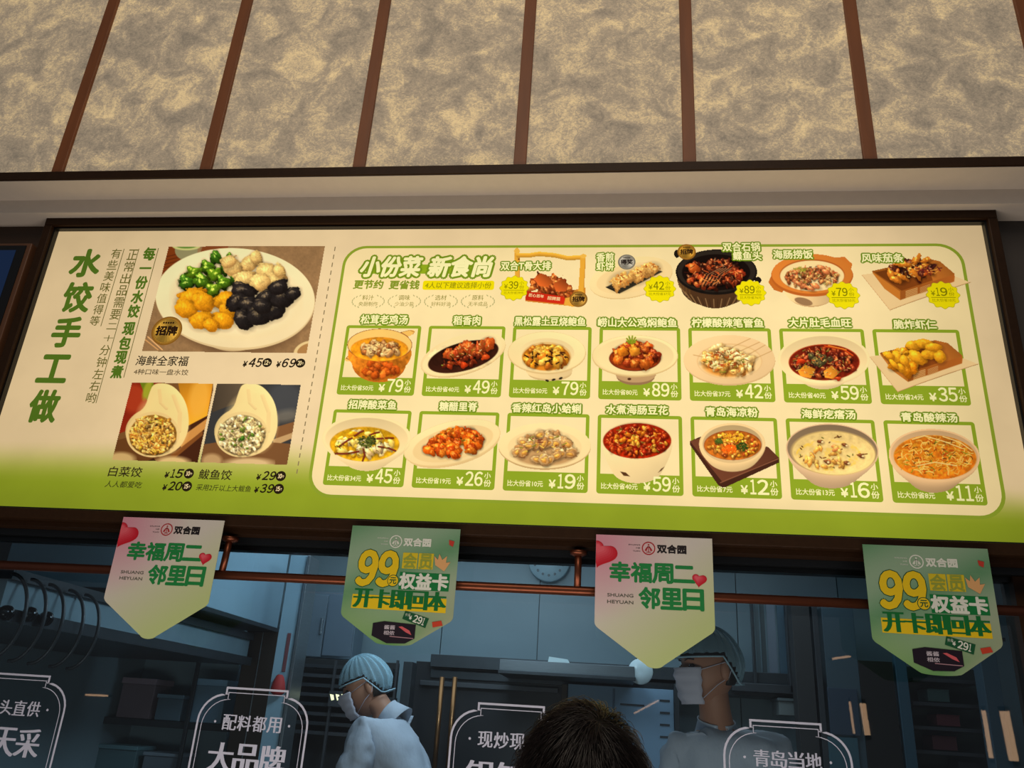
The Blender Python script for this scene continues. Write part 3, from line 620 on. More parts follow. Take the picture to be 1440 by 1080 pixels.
def d_cakes(p):
    p.ell(887.5, 391.5, 59.5, 27.5, (214, 190, 142), -12); p.ell(887, 390, 59.5, 27.5, (243, 224, 178), -12, g=(-.02, -.03)); p.ell(887, 391, 49, 20, (238, 217, 170), -12)
    p.poly([(851.5, 404), (871, 413), (932, 382), (912, 374)], (60, 56, 46)); p.poly([(851.5, 404), (871, 413), (871, 411), (853, 403)], (30, 28, 22))
    for x, y, a, b in ((915, 378, 13, 9), (897, 387, 15, 11), (874, 395, 17, 12)):
        p.blob(x, y, a, b, (238, 190, 110), -18, amb=.62, spec=.2, bump=.7); p.tex(x, y-2, a*.8, b*.7, .8, 3, tint=(206, 118, 34)); p.flecks(14, x, y-2, a*.6, b*.5, [(140, 60, 20), (250, 220, 150)], 2.4, 1.1)
def d_fishhead(p):
    p.ell(1006, 405, 48, 27, (84, 62, 42))
    for i in range(13):
        t = i/12; p.ell(1006, 392+t*19, 54*(1-.35*t**1.6), 27*(1-.15*t), (96+14*(i % 2)-t*20, 72+10*(i % 2)-t*20, 50-t*16))
    for i in range(26):
        a = math.radians(12+i*6.2); p.line([(1006+54*math.cos(a), 394+27*math.sin(a)), (1006+42*math.cos(a), 410+22*math.sin(a))], 1.2, (140, 112, 80) if i % 2 else (64, 46, 30))
    p.ell(952, 357, 4.5, 6, (30, 25, 22)); p.ell(1066, 394, 5, 5, (30, 25, 22)); p.ell(1007.5, 382.5, 57.5, 32, (26, 22, 20)); p.ell(1007.5, 381.5, 55, 29.5, (44, 38, 34)); p.ell(1007, 383, 48, 25.5, (24, 16, 14))
    p.pile(104, 1006, 386, 40, 18, [(96, 34, 20), (70, 30, 20), (130, 50, 26), (50, 24, 18)], 8, 3.4, up=4, spec=.45, bump=.4); p.blob(974, 377, 9, 7, (196, 90, 34), spec=.4); p.blob(1040, 386, 8, 8, (160, 54, 26), spec=.4); p.pile(24, 985, 395, 18, 8, [(206, 120, 60), (180, 70, 34)], 5, 3)
    for i in range(5): p.line([(985+i*5, 402), (994+i*5, 386), (1012+i*4, 378)], 2.4, (40, 24, 20)); p.line([(987+i*5, 401), (996+i*5, 386), (1013+i*4, 377)], .8, (190, 130, 90))
    p.flecks(60, 1005, 384, 40, 18, [(236, 150, 80), (60, 22, 16), (206, 90, 40)], 6, 1)
def d_rice(p):
    p.ell(1141, 412, 34, 20, (200, 170, 130)); p.ell(1141, 408, 38, 22, (228, 202, 158), g=(-.15, 0)); p.ell(1130, 424, 13, 5, (150, 120, 90), 15)
    p.poly([(1080, 397), (1084, 388), (1096, 380), (1106, 402), (1100, 412), (1088, 408)], (196, 112, 44)); p.poly([(1165, 362), (1188, 361), (1199, 371), (1197, 380), (1186, 392), (1170, 380)], (206, 122, 50))
    p.ell(1142, 387.5, 58, 29.5, (184, 100, 40)); p.ell(1142, 385, 57, 28, (214, 130, 54), g=(-.05, 0)); p.ell(1142, 387, 46, 22.5, (176, 96, 40)); p.ell(1142, 388, 45, 21.5, (246, 224, 176)); p.pile(114, 1142, 391, 37, 14, [(196, 130, 80), (176, 100, 60), (214, 160, 100), (150, 84, 44)], 4.6, 2.6, up=6, spec=.3)
    p.flecks(90, 1142, 388, 36, 15, [(60, 34, 20), (240, 206, 140), (120, 120, 50), (206, 90, 50)], 4, 1); 
    for x, y in ((1130, 402), (1140, 406), (1122, 398), (1148, 403), (1155, 376), (1162, 382)): p.blob(x, y, 7, 3, (224, 140, 90), 20, spec=.35)
    p.flecks(22, 1124, 379, 10, 4, [(170, 170, 60), (130, 140, 50)], 4, 1)
def photo_quad(p, q): # cut the picture to a board rectangle
    a, b = pt(*q[0]), pt(*q[1]); P = pt(p.X, p.Yg)
    p.A &= (P[..., 0] >= a[0]) & (P[..., 0] <= b[0]) & (P[..., 2] <= a[2]) & (P[..., 2] >= b[2])
def big_photo(p):
    p.C[:] = (150, 120, 88); p.tex(330, 420, 400, 400, .10, 9); p.tex(330, 420, 400, 400, .06, 2)
    p.poly([(236, 346), (268, 346), (262, 372), (228, 386)], (128, 62, 24)); [p.line([(230, 362+i*5), (262, 354+i*5)], 1, (90, 40, 18)) for i in range(5)]
    p.ell(262, 352, 16, 14, (150, 150, 118)); p.ell(262, 346, 20, 6, (206, 214, 150)); p.ell(262, 346, 14, 3.5, (110, 150, 70)); p.poly([(286, 344), (322, 344), (318, 356), (280, 360)], (134, 74, 40))
    p.line([(204, 478), (222, 492)], 2, (206, 160, 110)); p.line([(208, 474), (228, 492)], 2, (226, 180, 130)); p.ell(430, 492, 18, 11, (226, 206, 160), -25); p.ell(431, 492, 14, 8, (170, 130, 84), -25)
    p.ell(332, 437, 98, 64, (104, 78, 56), 4, soft=10, op=.6); p.ell(328, 452, 56, 42, (206, 184, 146)); p.ell(327, 446, 60, 44, (226, 206, 166))
    p.ell(331, 421, 112, 71, (222, 204, 166), 3); p.ell(330.5, 419, 112, 70, (250, 238, 204), 3, g=(-.02, -.04)); p.ell(332, 421, 92, 56, (242, 228, 192), 3, soft=8); p.ell(333, 419, 86, 51, (246, 234, 202), 3, soft=10)
    # wrapped dumplings: pleated half moons
    def dump(x, y, r, c, rot, fold=5, spec=.2):
        r *= 1.14; c = np.array(c, float); a = math.radians(rot); ux, uy = math.sin(a), -math.cos(a)
        p.blob(x+ux*r*.42, y+uy*r*.42, r*1.05, r*.42, c*.96, rot, sh=.22, spec=spec, wob=.35); p.blob(x, y, r*.98, r*.70, c, rot, amb=.70, spec=spec*.8, sh=.22, wob=.14, bump=.12)
        for i in range(fold):
            t = (i/(fold-1)-.5)*1.5; bx, by = x+r*.85*t*math.cos(a), y+r*.85*t*math.sin(a)
            p.line([(bx+ux*r*.62, by+uy*r*.62), (bx*.85+x*.15+ux*r*.3, by*.85+y*.15+uy*r*.3), (bx*.6+x*.4, by*.6+y*.4)], 1.1, c*.78, op=.30); p.line([(bx+1+ux*r*.6, by+uy*r*.6), (bx*.8+x*.2+1+ux*r*.25, by*.8+y*.2+uy*r*.25)], 1.0, np.clip(c*1.12+14, 0, 255), op=.32)
        if c.max() < 90: p.line([(x-r*.5, y-r*.2), (x-r*.1, y-r*.38), (x+r*.3, y-r*.3)], 1.3, (120, 112, 110), op=.6)
    gr = (58, 112, 24)
    for i, (x, y, r, a) in enumerate(((303, 362, 11, 60), (291, 376, 12, 20), (272, 384, 12, -10), (262, 398, 13, 10), (283, 396, 14, 30), (303, 386, 13, -30), (318, 377, 11, 50), (314, 398, 12, 10), (300, 408, 12, -20), (330, 392, 9, 60), (322, 362, 7, 80))):
        [p.blob(x+q_[0]*r*.5, y+q_[1]*r*.5, r*.85, r*.42, np.array((gr[0]+(i % 3)*16, gr[1]+(i % 3)*12, gr[2]))*q_[2], a+q_[3], spec=.55, bump=.35, wob=.38) for q_ in ((-.5, .5, .6, 30), (.5, .4, .75, -30), (-.2, -.3, 1.05, 50), (.4, -.4, 1.15, 0), (0, .2, 1.0, -15))]
    for x, y, r, a in ((328, 378, 13, 10), (322, 369, 10, -20), (352, 371, 12, -40), (360, 363, 9, 70), (345, 395, 14, -10), (376, 384, 15, 20), (384, 398, 15, 0), (365, 399, 14, -20), (392, 382, 9, 60)): dump(x, y, r, (238, 206, 136), a)
    for x, y, r, a in ((272, 421, 17, -10), (262, 436, 15, 20), (286, 426, 15, 30), (316, 424, 14, -20), (322, 438, 14, 30), (313, 452, 14, 10), (284, 452, 14, -10), (296, 458, 10, 30)): dump(x, y, r, (240, 166, 26), a, spec=.15)
    for x, y, r, a in ((342, 412, 15, 20), (334, 426, 14, -40), (350, 430, 14, 10), (341, 450, 14, 60), (364, 446, 15, 0), (385, 438, 15, -20), (376, 420, 14, -30), (398, 420, 16, -20), (412, 414, 10, -20), (392, 405, 12, -20), (368, 432, 12, 20)): dump(x, y, r, (38, 34, 36), a, spec=.5)
def chaikin(P, n=2):
    for _ in range(n): P = [q for a, b in zip(P, P[1:]+P[:1]) for q in ((a[0]*.75+b[0]*.25, a[1]*.75+b[1]*.25), (a[0]*.25+b[0]*.75, a[1]*.25+b[1]*.75))]
    return P
def bite(p, cx, cy, sx, base, fill, fl2, green):
    # a boiled dumpling bitten open, standing upright: wrapper with a pointed top, filling showing
    p.poly(chaikin([(cx+14*sx, 539), (cx+28*sx, 548), (cx+40*sx, 566), (cx+44*sx, 590), (cx+42*sx, 610), (cx+30*sx, 632), (cx, 645), (cx-30*sx, 636), (cx-45*sx, 618), (cx-46*sx, 600), (cx-36*sx, 584), (cx-18*sx, 574), (cx-12*sx, 552), (cx-6*sx, 539)]), base, g=(.10, -.08))
    p.ell(cx+6*sx, 596, 34, 40, np.array(base)*1.05, 0, soft=14, op=.8); p.line([(cx+22*sx, 556), (cx+31*sx, 580), (cx+30*sx, 606)], 6, np.array(base)*.90, op=.35); p.line([(cx+2*sx, 548), (cx+4*sx, 566), (cx+12*sx, 574)], 5, np.array(base)*.90, op=.35)
    p.ell(cx-7*sx, 611, 37.5, 32, np.array(base)*.98, -4); p.ell(cx-7*sx, 612, 33.5, 28.5, np.array(fill)*.72, -4)
    p.pile(276, cx-7*sx, 612, 31, 26, [fill, fl2, np.array(fill)*.85, np.array(fl2)*.95], 4.4, 2.6, spec=.2, bump=.9, sh=.22, wob=.9); p.pile(10, cx-7*sx, 612, 30, 25, [green], 3.0, 2.0, spec=.2)
def photo_two(p):
    p.C[:] = (120, 84, 50); p.poly([(185, 536), (228, 536), (212, 575), (196, 600), (166, 610)], (140, 40, 22), g=(.1, .1)); p.ell(188, 560, 18, 20, (170, 60, 34), soft=8); p.poly([(196, 536), (215, 536), (222, 560), (208, 566)], (110, 130, 30)); p.ell(207, 548, 5, 14, (160, 170, 50), 20, soft=3)
    p.poly([(250, 536), (300, 536), (290, 592), (262, 600)], (232, 160, 40), g=(.1, .2)); p.ell(280, 560, 14, 30, (240, 186, 80), 10, soft=8, op=.7); p.poly([(262, 600), (300, 580), (280, 652), (240, 652)], (70, 38, 24)); p.poly([(250, 618), (292, 588), (294, 598), (255, 630)], (206, 150, 84)); p.poly([(240, 640), (285, 606), (285, 612), (244, 646)], (130, 80, 40))
    p.poly([(160, 620), (200, 610), (230, 652), (155, 652)], (104, 66, 36)); p.ell(170, 646, 20, 10, (206, 180, 130), soft=5); p.ell(243, 651, 24, 9, (222, 196, 146), soft=5); p.poly([(200, 652), (216, 644), (222, 652)], (60, 34, 22))
    bite(p, 222, 600, 1.0, (240, 216, 158), (222, 162, 66), (240, 196, 110), (206, 176, 50))
    p.flecks(40, 215, 612, 30, 25, [(246, 206, 90), (196, 120, 40)], 6, 1.6, curve=.6)
def photo_three(p):
    p.C[:] = (58, 60, 66); p.ell(320, 548, 30, 16, (150, 140, 126), soft=10); p.poly([(300, 536), (345, 536), (335, 566), (298, 580)], (86, 76, 66), g=(.2, 0)); p.ell(400, 560, 24, 22, (70, 74, 84), soft=10); p.ell(402, 585, 22, 8, (150, 146, 140), -10, soft=8, op=.5)
    p.poly([(390, 600), (424, 590), (424, 612), (386, 626)], (130, 92, 60)); p.poly([(384, 618), (424, 604), (424, 610), (384, 628)], (190, 160, 120)); p.poly([(286, 625), (330, 618), (420, 625), (420, 656), (282, 656)], (120, 84, 54)); p.ell(350, 652, 34, 8, (214, 190, 150), soft=5); p.ell(298, 648, 14, 10, (190, 160, 120), soft=5)
    bite(p, 347, 602, 1.0, (238, 218, 164), (226, 206, 150), (244, 230, 190), (110, 140, 50))
    p.pile(9, 336, 616, 24, 18, [(90, 130, 40), (120, 150, 60)], 3.2, 2, spec=.2); p.blob(341, 616, 5, 3.4, (60, 110, 30), -30)

DN = [('松茸老鸡汤', 507, 575, 450, '50', '79', d_soup_pot), ('稻香肉', 637, 677, 451.5, '40', '49', d_pork), ('黑松露土豆烧鲍鱼', 723, 824.5, 452.5, '50', '79', d_truffle), ('崂山大公鸡焖鲍鱼', 840, 952.5, 454, '80', '89', d_abalone),
      ('柠檬酸辣笔管鱼', 971.5, 1074, 454.5, '37', '42', d_squid), ('大片肚毛血旺', 1107.5, 1197, 454.3, '40', '59', d_maoxue), ('脆炸虾仁', 1254.5, 1316.5, 457, '24', '35', d_shrimp),
      ('招牌酸菜鱼', 490, 559, 569.7, '34', '45', d_suancai), ('糖醋里脊', 617.5, 672.5, 572.3, '19', '26', d_sweetsour), ('香辣红岛小蛤蜊', 719.5, 818, 574.5, '10', '19', d_clams), ('水煮海肠豆花', 851.5, 940, 576.7, '40', '59', d_tofu),
      ('青岛海凉粉', 991, 1066, 580, '7', '12', d_jelly), ('海鲜疙瘩汤', 1126, 1203, 583, '13', '16', d_knot), ('青岛酸辣汤', 1265.5, 1346, 587.5, '8', '11', d_sour)]
for i, (nm, xl, xr, ym, sv, pr, fn) in enumerate(DN):
    c, r = i % 7, i // 7
    x0 = -.8805+.2830*c; x1 = x0+.2575; z1 = 2.8065 if r == 0 else 2.5025; z0 = z1-.2525
    f = Flat(); zb = z0+.062
    f.poly(rrect(x0, x1, z0, z1, .009, 4), CARD, 2); f.poly([(x0+.011, zb), (x1-.011, zb), (x1-.011, z1-.011), (x0+.011, z1-.011)], CRI*1.0, 2.5)
    card = f.build('dish_card', M_BL, board)
    ex = [pt(px_, py_) for px_, py_ in ((xl, ym), (xr, ym))]
    P0 = Pic(*{0: (478, 455, 592, 545), 1: (583, 462, 718, 538), 2: (708, 458, 830, 542), 3: (828, 466, 958, 545), 4: (956, 466, 1095, 547), 5: (1088, 462, 1230, 552), 6: (1218, 470, 1382, 556),
                7: (448, 578, 584, 668), 8: (560, 586, 712, 664), 9: (696, 584, 836, 668), 10: (840, 586, 952, 684), 11: (964, 588, 1102, 692), 12: (1100, 590, 1242, 692), 13: (1244, 596, 1384, 698)}[i], seed=i+3)
    fn(P0); P0.build('dish_photo', card, lay=8)
    t = Flat(); t.ptext(nm, xl+1.2, ym, xr-1.2, ym+(xr-xl)*.012, 12.4, (116, 142, 26), lay=14, bold=.19, n=12); t.ptext(nm, xl+1.2, ym, xr-1.2, ym+(xr-xl)*.012, 12.4, WHT, lay=15, bold=.03); t.build('dish_name', M_BL, card)
    t = Flat(); zt = z0+.022
    t.text('比大份省'+sv+'元', x0+.014, x0+.014+.108*(.94 if len(sv) < 2 else 1), zt+.001, .0185, WHT, lay=14, bold=.02)
    wn_ = .052 if pr != '11' else .045; pe = x1-.038
    t.digits(pr, pe-wn_, pe, zt+.011, .044, WHT, lay=14, bold=.022); t.text('¥', pe-wn_-.027, pe-wn_-.008, zt+.002, .025, WHT, lay=14, bold=.03)
    t.text('小', x1-.033, x1-.013, zt+.022, .019, WHT, lay=14, bold=.02); t.text('份', x1-.033, x1-.011, zt-.002, .021, WHT, lay=14, bold=.02); t.build('price_lettering', M_BL, card)['kind'] = 'stuff'
TOP = [(d_ribs, (718, 346, 830, 436), [('双合T骨大排', 704, 775.5, 375)], (723.3, 406.4, 21), '39', '39'), (d_cakes, (824, 356, 950, 424), [('香煎', 838, 864, 363), ('虾饼', 838, 864, 375.5)], (927.6, 407.5, 23), '42', '37'),
       (d_fishhead, (944, 346, 1076, 436), [('双合石锅', 1015, 1069, 348.5), ('鲽鱼头', 1029.5, 1071, 361)], (1055, 413, 22.5), '89', '76'), (d_rice, (1076, 355, 1204, 438), [('海肠捞饭', 1086, 1143, 359)], (1185, 416.6, 24), '79', '50'),
       (d_eggplant, (1200, 352, 1370, 442), [('风味茄条', 1210, 1270, 364)], (1325, 416.3, 24.5), '19', '10')]
for i, (fn, box, names, (bx, by, br), pr, sv) in enumerate(TOP):
    P0 = Pic(*box, seed=40+i); fn(P0); pic = P0.build('dish_photo', board, lay=8)
    t = Flat()
    for nm, xl, xr, ym in names:
        t.ptext(nm, xl+1, ym, xr-1, ym, 12, (116, 142, 26), lay=14, bold=.18, n=12); t.ptext(nm, xl+1, ym, xr-1, ym, 12, WHT, lay=15, bold=.03)
    t.build('dish_name', M_BL, pic)
    st = Flat(); p_ = pt(bx, by); rr_ = pt(bx+br, by)[0]-p_[0]
    L = []; L2 = []
    for k2 in range(96):
        a = 2*math.pi*k2/96; q = rr_*(.94+.06*math.cos(a*12)); L.append((p_[0]+q*math.cos(a), p_[2]+q*math.sin(a)*.97)); L2.append((p_[0]+(q-.002)*math.cos(a), p_[2]+(q-.002)*math.sin(a)*.97))
    st.poly(L, (190, 176, 30), 16); st.poly(L2, (244, 222, 10), 17); YT = (138, 130, 8)
    st.digits(pr, p_[0]-rr_*.38, p_[0]+rr_*.26, p_[2]+rr_*.22, rr_*.56, YT, lay=18, bold=.02); st.text('¥', p_[0]-rr_*.68, p_[0]-rr_*.44, p_[2]+rr_*.12, rr_*.34, YT, lay=18, bold=.01)
    st.text('小', p_[0]+rr_*.34, p_[0]+rr_*.64, p_[2]+rr_*.38, rr_*.28, YT, lay=18); st.text('份', p_[0]+rr_*.34, p_[0]+rr_*.66, p_[2]+rr_*.06, rr_*.28, YT, lay=18)
    st.poly([(p_[0]-rr_*.7, p_[2]-rr_*.15), (p_[0]+rr_*.7, p_[2]-rr_*.15), (p_[0]+rr_*.7, p_[2]-rr_*.19), (p_[0]-rr_*.7, p_[2]-rr_*.19)], YT, 18)
    st.text('比大份省'+sv+'元', p_[0]-rr_*.66, p_[0]+rr_*.66, p_[2]-rr_*.36, rr_*.22, YT, lay=18); st.build('price_sticker', M_BL, pic)
    if i == 0: 
        q = Flat(); q.ptext('匠心百年', 744, 415.5, 765, 418.5, 4.5, (250, 214, 150), lay=14, bold=.02, rot=-.12); q.ptext('招牌菜', 770, 419.5, 788, 422.3, 5, (250, 214, 150), lay=14, bold=.02, rot=-.12); q.build('sign_lettering', M_BL, pic)
def medal(cx, cy, r, txt, col, rim, tc, parent):
    f = Flat(); p_ = pt(cx, cy); R = pt(cx+r, cy)[0]-p_[0]
    for k2 in range(8):
        t = k2/7; f.ell(p_[0], p_[2], R*(1-.18*t), R*(1-.18*t), np.array(rim)*(1-t)+np.array(col)*t if k2 % 2 == 0 else np.array(rim)*.8, 12+.1*k2, 40)
    # brushed sweep of lighter metal
    n = 24
    for k2 in range(n):
        a0, a1 = 2*math.pi*k2/n, 2*math.pi*(k2+1)/n; g = .88+.22*math.cos(2*a0+1)
        f.poly([(p_[0], p_[2]), (p_[0]+R*.8*math.cos(a0), p_[2]+R*.8*math.sin(a0)), (p_[0]+R*.8*math.cos(a1), p_[2]+R*.8*math.sin(a1))], np.clip(np.array(col)*g, 0, 255), 13)
    f.text(txt, p_[0]-R*.68, p_[0]+R*.68, p_[2], R*.62, tc, lay=14, bold=.05); f.text('★★★★★' if False else '·····', p_[0]-R*.35, p_[0]+R*.35, p_[2]+R*.55, R*.08, tc, lay=14, bold=.05)
    f.build('medal_sticker', M_BL, parent)
P0 = Pic(190, 343, 462, 500, seed=71, bg=(150, 120, 88)); big_photo(P0); photo_quad(P0, ((237, 346.3), (431.5, 497))); ph = P0.build('dumpling_photo', board, lay=4); medal(235.5, 466, 21.3, '招牌', (214, 160, 60), (150, 96, 30), (44, 26, 14), ph)
P0 = Pic(156, 535, 300, 655, seed=72, bg=(120, 84, 50)); photo_two(P0); photo_quad(P0, ((185.4, 537.3), (278.3, 650.5))); P0.build('dumpling_photo', board, lay=4)
P0 = Pic(282, 535, 428, 658, seed=73, bg=(58, 60, 66)); photo_three(P0); photo_quad(P0, ((304.8, 538.9), (404, 654.0))); P0.build('dumpling_photo', board, lay=4)
medal(813.6, 421.7, 12.6, '招牌', (206, 150, 60), (150, 96, 30), (50, 30, 16), board); medal(881.3, 369.5, 12.4, '得奖', (196, 184, 160), (130, 120, 100), (50, 40, 34), board); medal(965.4, 355.3, 13, '招牌', (210, 150, 50), (160, 100, 30), (60, 36, 16), board)

# ------------------------------------------------------------------ lower storey: header, glass, rail
ZB = BZ0-.040; YG = .10
structure(MB().box(-3.4, 2.4, .0, .30, ZB-.015, ZB-.0004).build('trim_3', M_BROWN))
structure(MB().box(-3.4, 2.4, .055, .14, ZB-.035, ZB-.0154).build('trim_4', M_DARK))
structure(MB().box(-3.4, 2.4, .085, .125, ZB-.050, ZB-.0354).build('trim_5', mat('black_gasket', (14, 18, 20), .3)))
def glass_mat():
    m = bpy.data.materials.new('window_glass'); m.use_nodes = True; nt = m.node_tree; nt.nodes.clear(); N = nt.nodes.new; Lk = nt.links.new
    t = N('ShaderNodeBsdfTransparent'); t.inputs[0].default_value = (.84, .93, .94, 1); g = N('ShaderNodeBsdfGlossy'); g.inputs['Roughness'].default_value = .015
    fr_ = N('ShaderNodeFresnel'); fr_.inputs[0].default_value = 1.5; mu = N('ShaderNodeMath'); mu.operation = 'MULTIPLY'; mu.inputs[1].default_value = 1.7; Lk(fr_.outputs[0], mu.inputs[0])
    mx = N('ShaderNodeMixShader'); Lk(mu.outputs[0], mx.inputs[0]); Lk(t.outputs[0], mx.inputs[1]); Lk(g.outputs[0], mx.inputs[2]); o = N('ShaderNodeOutputMaterial'); Lk(mx.outputs[0], o.inputs[0]); return m
M_GLASS = glass_mat()
MULX = [-2.60, pt(1428, 880, YG)[0]+.02]
win = structure(thing('window_1', '', '', (0, 0, 0))); del win['label']; del win['category']
np_mesh('pane', [(-3.4, YG, .9), (MULX[1]-.02, YG, .9), (MULX[1]-.02, YG, ZB-.045), (-3.4, YG, ZB-.045)], [(0, 1, 2, 3)], M_GLASS, win)
np_mesh('pane', [(MULX[1]+.03, YG, .9), (2.4, YG, .9), (2.4, YG, ZB-.045), (MULX[1]+.03, YG, ZB-.045)], [(0, 1, 2, 3)], M_GLASS, win)
MB().box(MULX[1]-.02, MULX[1]+.03, YG-.03, YG+.05, .9, ZB-.036).build('mullion', M_BROWN, win)
structure(MB().box(-3.4, 2.4, .05, .28, 0, .9).build('wall_front', M_BROWN2))
# copper rail hung in front of the glass
ZR = 1.961
rail = thing('copper_rail', 'copper pipe rail on short posts running across the top of the kitchen window', 'rail', (-.4, 0, ZR))
MB().tube([(-3.3, 0, ZR), (2.35, 0, ZR)], .0135, 14).build('pipe', M_COPPER, rail, smooth=True)
for px_ in (313, 812, 1345):
    q = pt(px_, 800 if px_ < 500 else 825, 0.0)
    MB().tube([(q[0], 0, ZR+.011), (q[0], .012, ZB-.0155)], .0105, 12).build('post', M_COPPER, rail, smooth=True)
    MB().lathe([(.012, 0), (.024, .006), (.026, .016)], (q[0], .012, ZB-.0415), n=20).build('collar', M_COPPER, rail, smooth=True)

# ------------------------------------------------------------------ pendants
YP = -.052
def pendant(kind, corners, label, group):
    TLp, TRp, RRp, TIP, LLp = corners[:5]
    P = [pt(a, b, YP) for a, b in (TLp, TRp, RRp, LLp)]; x0 = (P[0][0]+P[3][0])/2; x1 = (P[1][0]+P[2][0])/2
    zt = ZB+.012; zs = (P[2][2]+P[3][2])/2; tip = pt(*TIP, YP); cx = (x0+x1)/2; W = x1-x0; H = zt-zs; HT = zs-tip[2]
    o = thing('paper_pendant', label, 'pendant', (cx, YP, zt), group)
    flat = kind == 'green'
    def outline(inset=0):
        L = [(x0, zt), (x1, zt), (x1, zs+.012)]
        for i in range(1, 6): t = i/6; L.append((x1-.012*t*t, zs+.012-.018*t))
        if flat: L += [(cx+W*.17, tip[2]+HT*.10)]+[(cx+W*.17*math.cos(a), tip[2]+HT*.10-HT*.10*math.sin(a)) for a in np.linspace(.5, math.pi-.5, 7)]+[(cx-W*.17, tip[2]+HT*.10)]
        else: L += [(cx+W*.08*math.cos(a), tip[2]+HT*.13-HT*.13*math.sin(a)) for a in np.linspace(.35, math.pi-.35, 9)]
        for i in range(5, 0, -1): t = i/6; L.append((x0+.012*t*t, zs+.012-.018*t))
        L.append((x0, zs+.012)); return L
    L = outline(); n = len(L)
    V = [(x, YP, z) for x, z in L]+[(x, YP+.0012, z) for x, z in L]
    # gradient print: colours by corner blends
    def colr(x, z):
        u, v = (x-x0)/W, (zt-z)/(zt-tip[2])
        if kind == 'pink':
            c = np.array((214, 206, 196.)); a = max(0, 1-math.hypot(u*1.5, v*1.6-.1)); b = max(0, (u*.6+v*.9)-.55)*1.6
            c = c*(1-a)+np.array((214, 140, 160))*a; b = min(b, 1); return c*(1-b)+np.array((186, 200, 136))*b
        a = abs(math.sin(u*2.4+v*5.2)); c = np.array((96, 146, 104.))*(1-a*.5)+np.array((190, 196, 178))*a*.5; b = min(1, max(0, v-.55)*2)*(1-u); c = c*(1-b*.8)+np.array((112, 160, 66))*b*.8; d = max(0, u-.5)*max(0, v-.25)*2.2; return c*(1-d)+np.array((206, 186, 160))*d
    base = np_mesh('card', V, [tuple(range(n-1, -1, -1)), tuple(range(n, 2*n))]+[(i, (i+1) % n, n+(i+1) % n, n+i) for i in range(n)], M_PAPER, o, np.array([lin(colr(v[0], v[2])) for v in V]))
    # grid with finer gradient in front of the card, clipped to the outline rows
    G = Flat(YP); rows = 26
    def xs(z):
        if z > zs+.012: return x0, x1
        # clip polygon at height z
        X = [L[i][0]+(L[(i+1) % n][0]-L[i][0])*(z-L[i][1])/(L[(i+1) % n][1]-L[i][1]) for i in range(n) if (L[i][1]-z)*(L[(i+1) % n][1]-z) < 0]
        return (min(X), max(X)) if len(X) >= 2 else (cx, cx)
    for i in range(rows):
        za, zb_ = zt+(tip[2]+.001-zt)*i/rows, zt+(tip[2]+.001-zt)*(i+1)/rows; xa0, xa1 = xs(za-1e-5); xb0, xb1 = xs(zb_+1e-5)
        for j in range(12):
            q = [(xa0+(xa1-xa0)*j/12, za), (xa0+(xa1-xa0)*(j+1)/12, za), (xb0+(xb1-xb0)*(j+1)/12, zb_), (xb0+(xb1-xb0)*j/12, zb_)]
            G.poly(q, np.array([colr(*p) for p in q]), .7)
    G.build('printed_face', M_PAPER, base)
    U = lambda u: x0+W*u
    Z = lambda v: zt-H*v          # v = 1 at the shoulders
    f = Flat(YP)
    lc = (176, 40, 46) if kind == 'pink' else (226, 228, 214); tc = (34, 28, 30) if kind == 'pink' else (226, 228, 214)
    lx, lz, R = U(.455 if kind == 'pink' else .42), Z(.135 if kind == 'pink' else .165), W*.058
    def circ(r): return [(lx+r*math.cos(2*math.pi*i/32), lz+r*math.sin(2*math.pi*i/32)) for i in range(32)]
    f.ring(circ(R), circ(R*.84), lc, 2)
    f.ring([(lx+R*.13*math.cos(a), lz+R*.52+R*.13*math.sin(a)) for a in np.linspace(0, 6.28, 12)], [(lx+R*.03*math.cos(a), lz+R*.52+R*.03*math.sin(a)) for a in np.linspace(0, 6.28, 12)], lc, 2)
    for s_ in (-1, 1):
        for a0, a1, rr_ in ((.30, .30, .30), (.12, .52, .52)):
            f.ring([(lx+s_*R*(.10+rr_*math.sin(t)*.9), lz+R*(.32-.75*t/1.6)) for t in np.linspace(0, 1.5, 8)], [(lx+s_*R*(.02+rr_*math.sin(t)*.75), lz+R*(.28-.75*t/1.6)) for t in np.linspace(0, 1.5, 8)], lc, 2, close=False)
    f.poly([(lx-R*.06, lz+R*.3), (lx+R*.06, lz+R*.3), (lx+R*.06, lz-R*.6), (lx-R*.06, lz-R*.6)], lc, 2); f.poly([(lx-R*.35, lz-R*.52), (lx+R*.35, lz-R*.52), (lx+R*.35, lz-R*.62), (lx-R*.35, lz-R*.62)], lc, 2)
    f.text('双合园', lx+R*1.3, lx+R*1.3+W*.245, lz, W*.07, tc, bold=.05)
    for i, s_ in enumerate(('SHUANG', 'HE', 'YUAN')): f.text(s_, lx-R*1.25-W*.10*(1, .34, .62)[i], lx-R*1.25, lz+W*.027*(1-i), W*.011, tc, bold=.0)
    f.build('logo_print', M_PAPER, base)
    f = Flat(YP)
    if kind == 'pink':
        GR1 = (30, 132, 64)
        xx = U(.13)
        for k2, ch in enumerate('幸福周二'):
            a0 = U(.125+k2*.182); f.text(ch, a0, a0+W*.170, Z(.405), H*.205 if ch != '二' else H*.17, GR1, bold=.038)
        for k2, ch in enumerate('邻里日'):
            a0 = U(.375+k2*.185); wd_ = .172 if ch != '日' else .165; f.text(ch, a0, a0+W*wd_, Z(.675), H*.215, GR1, bold=.038)
        for k2, s_ in enumerate(('SHUANG', 'HEYUAN')): f.text(s_, U(.105), U(.325), Z(.66+k2*.072), H*.035, (96, 96, 84), bold=.02)
        f.build('lettering', M_PAPER, base)
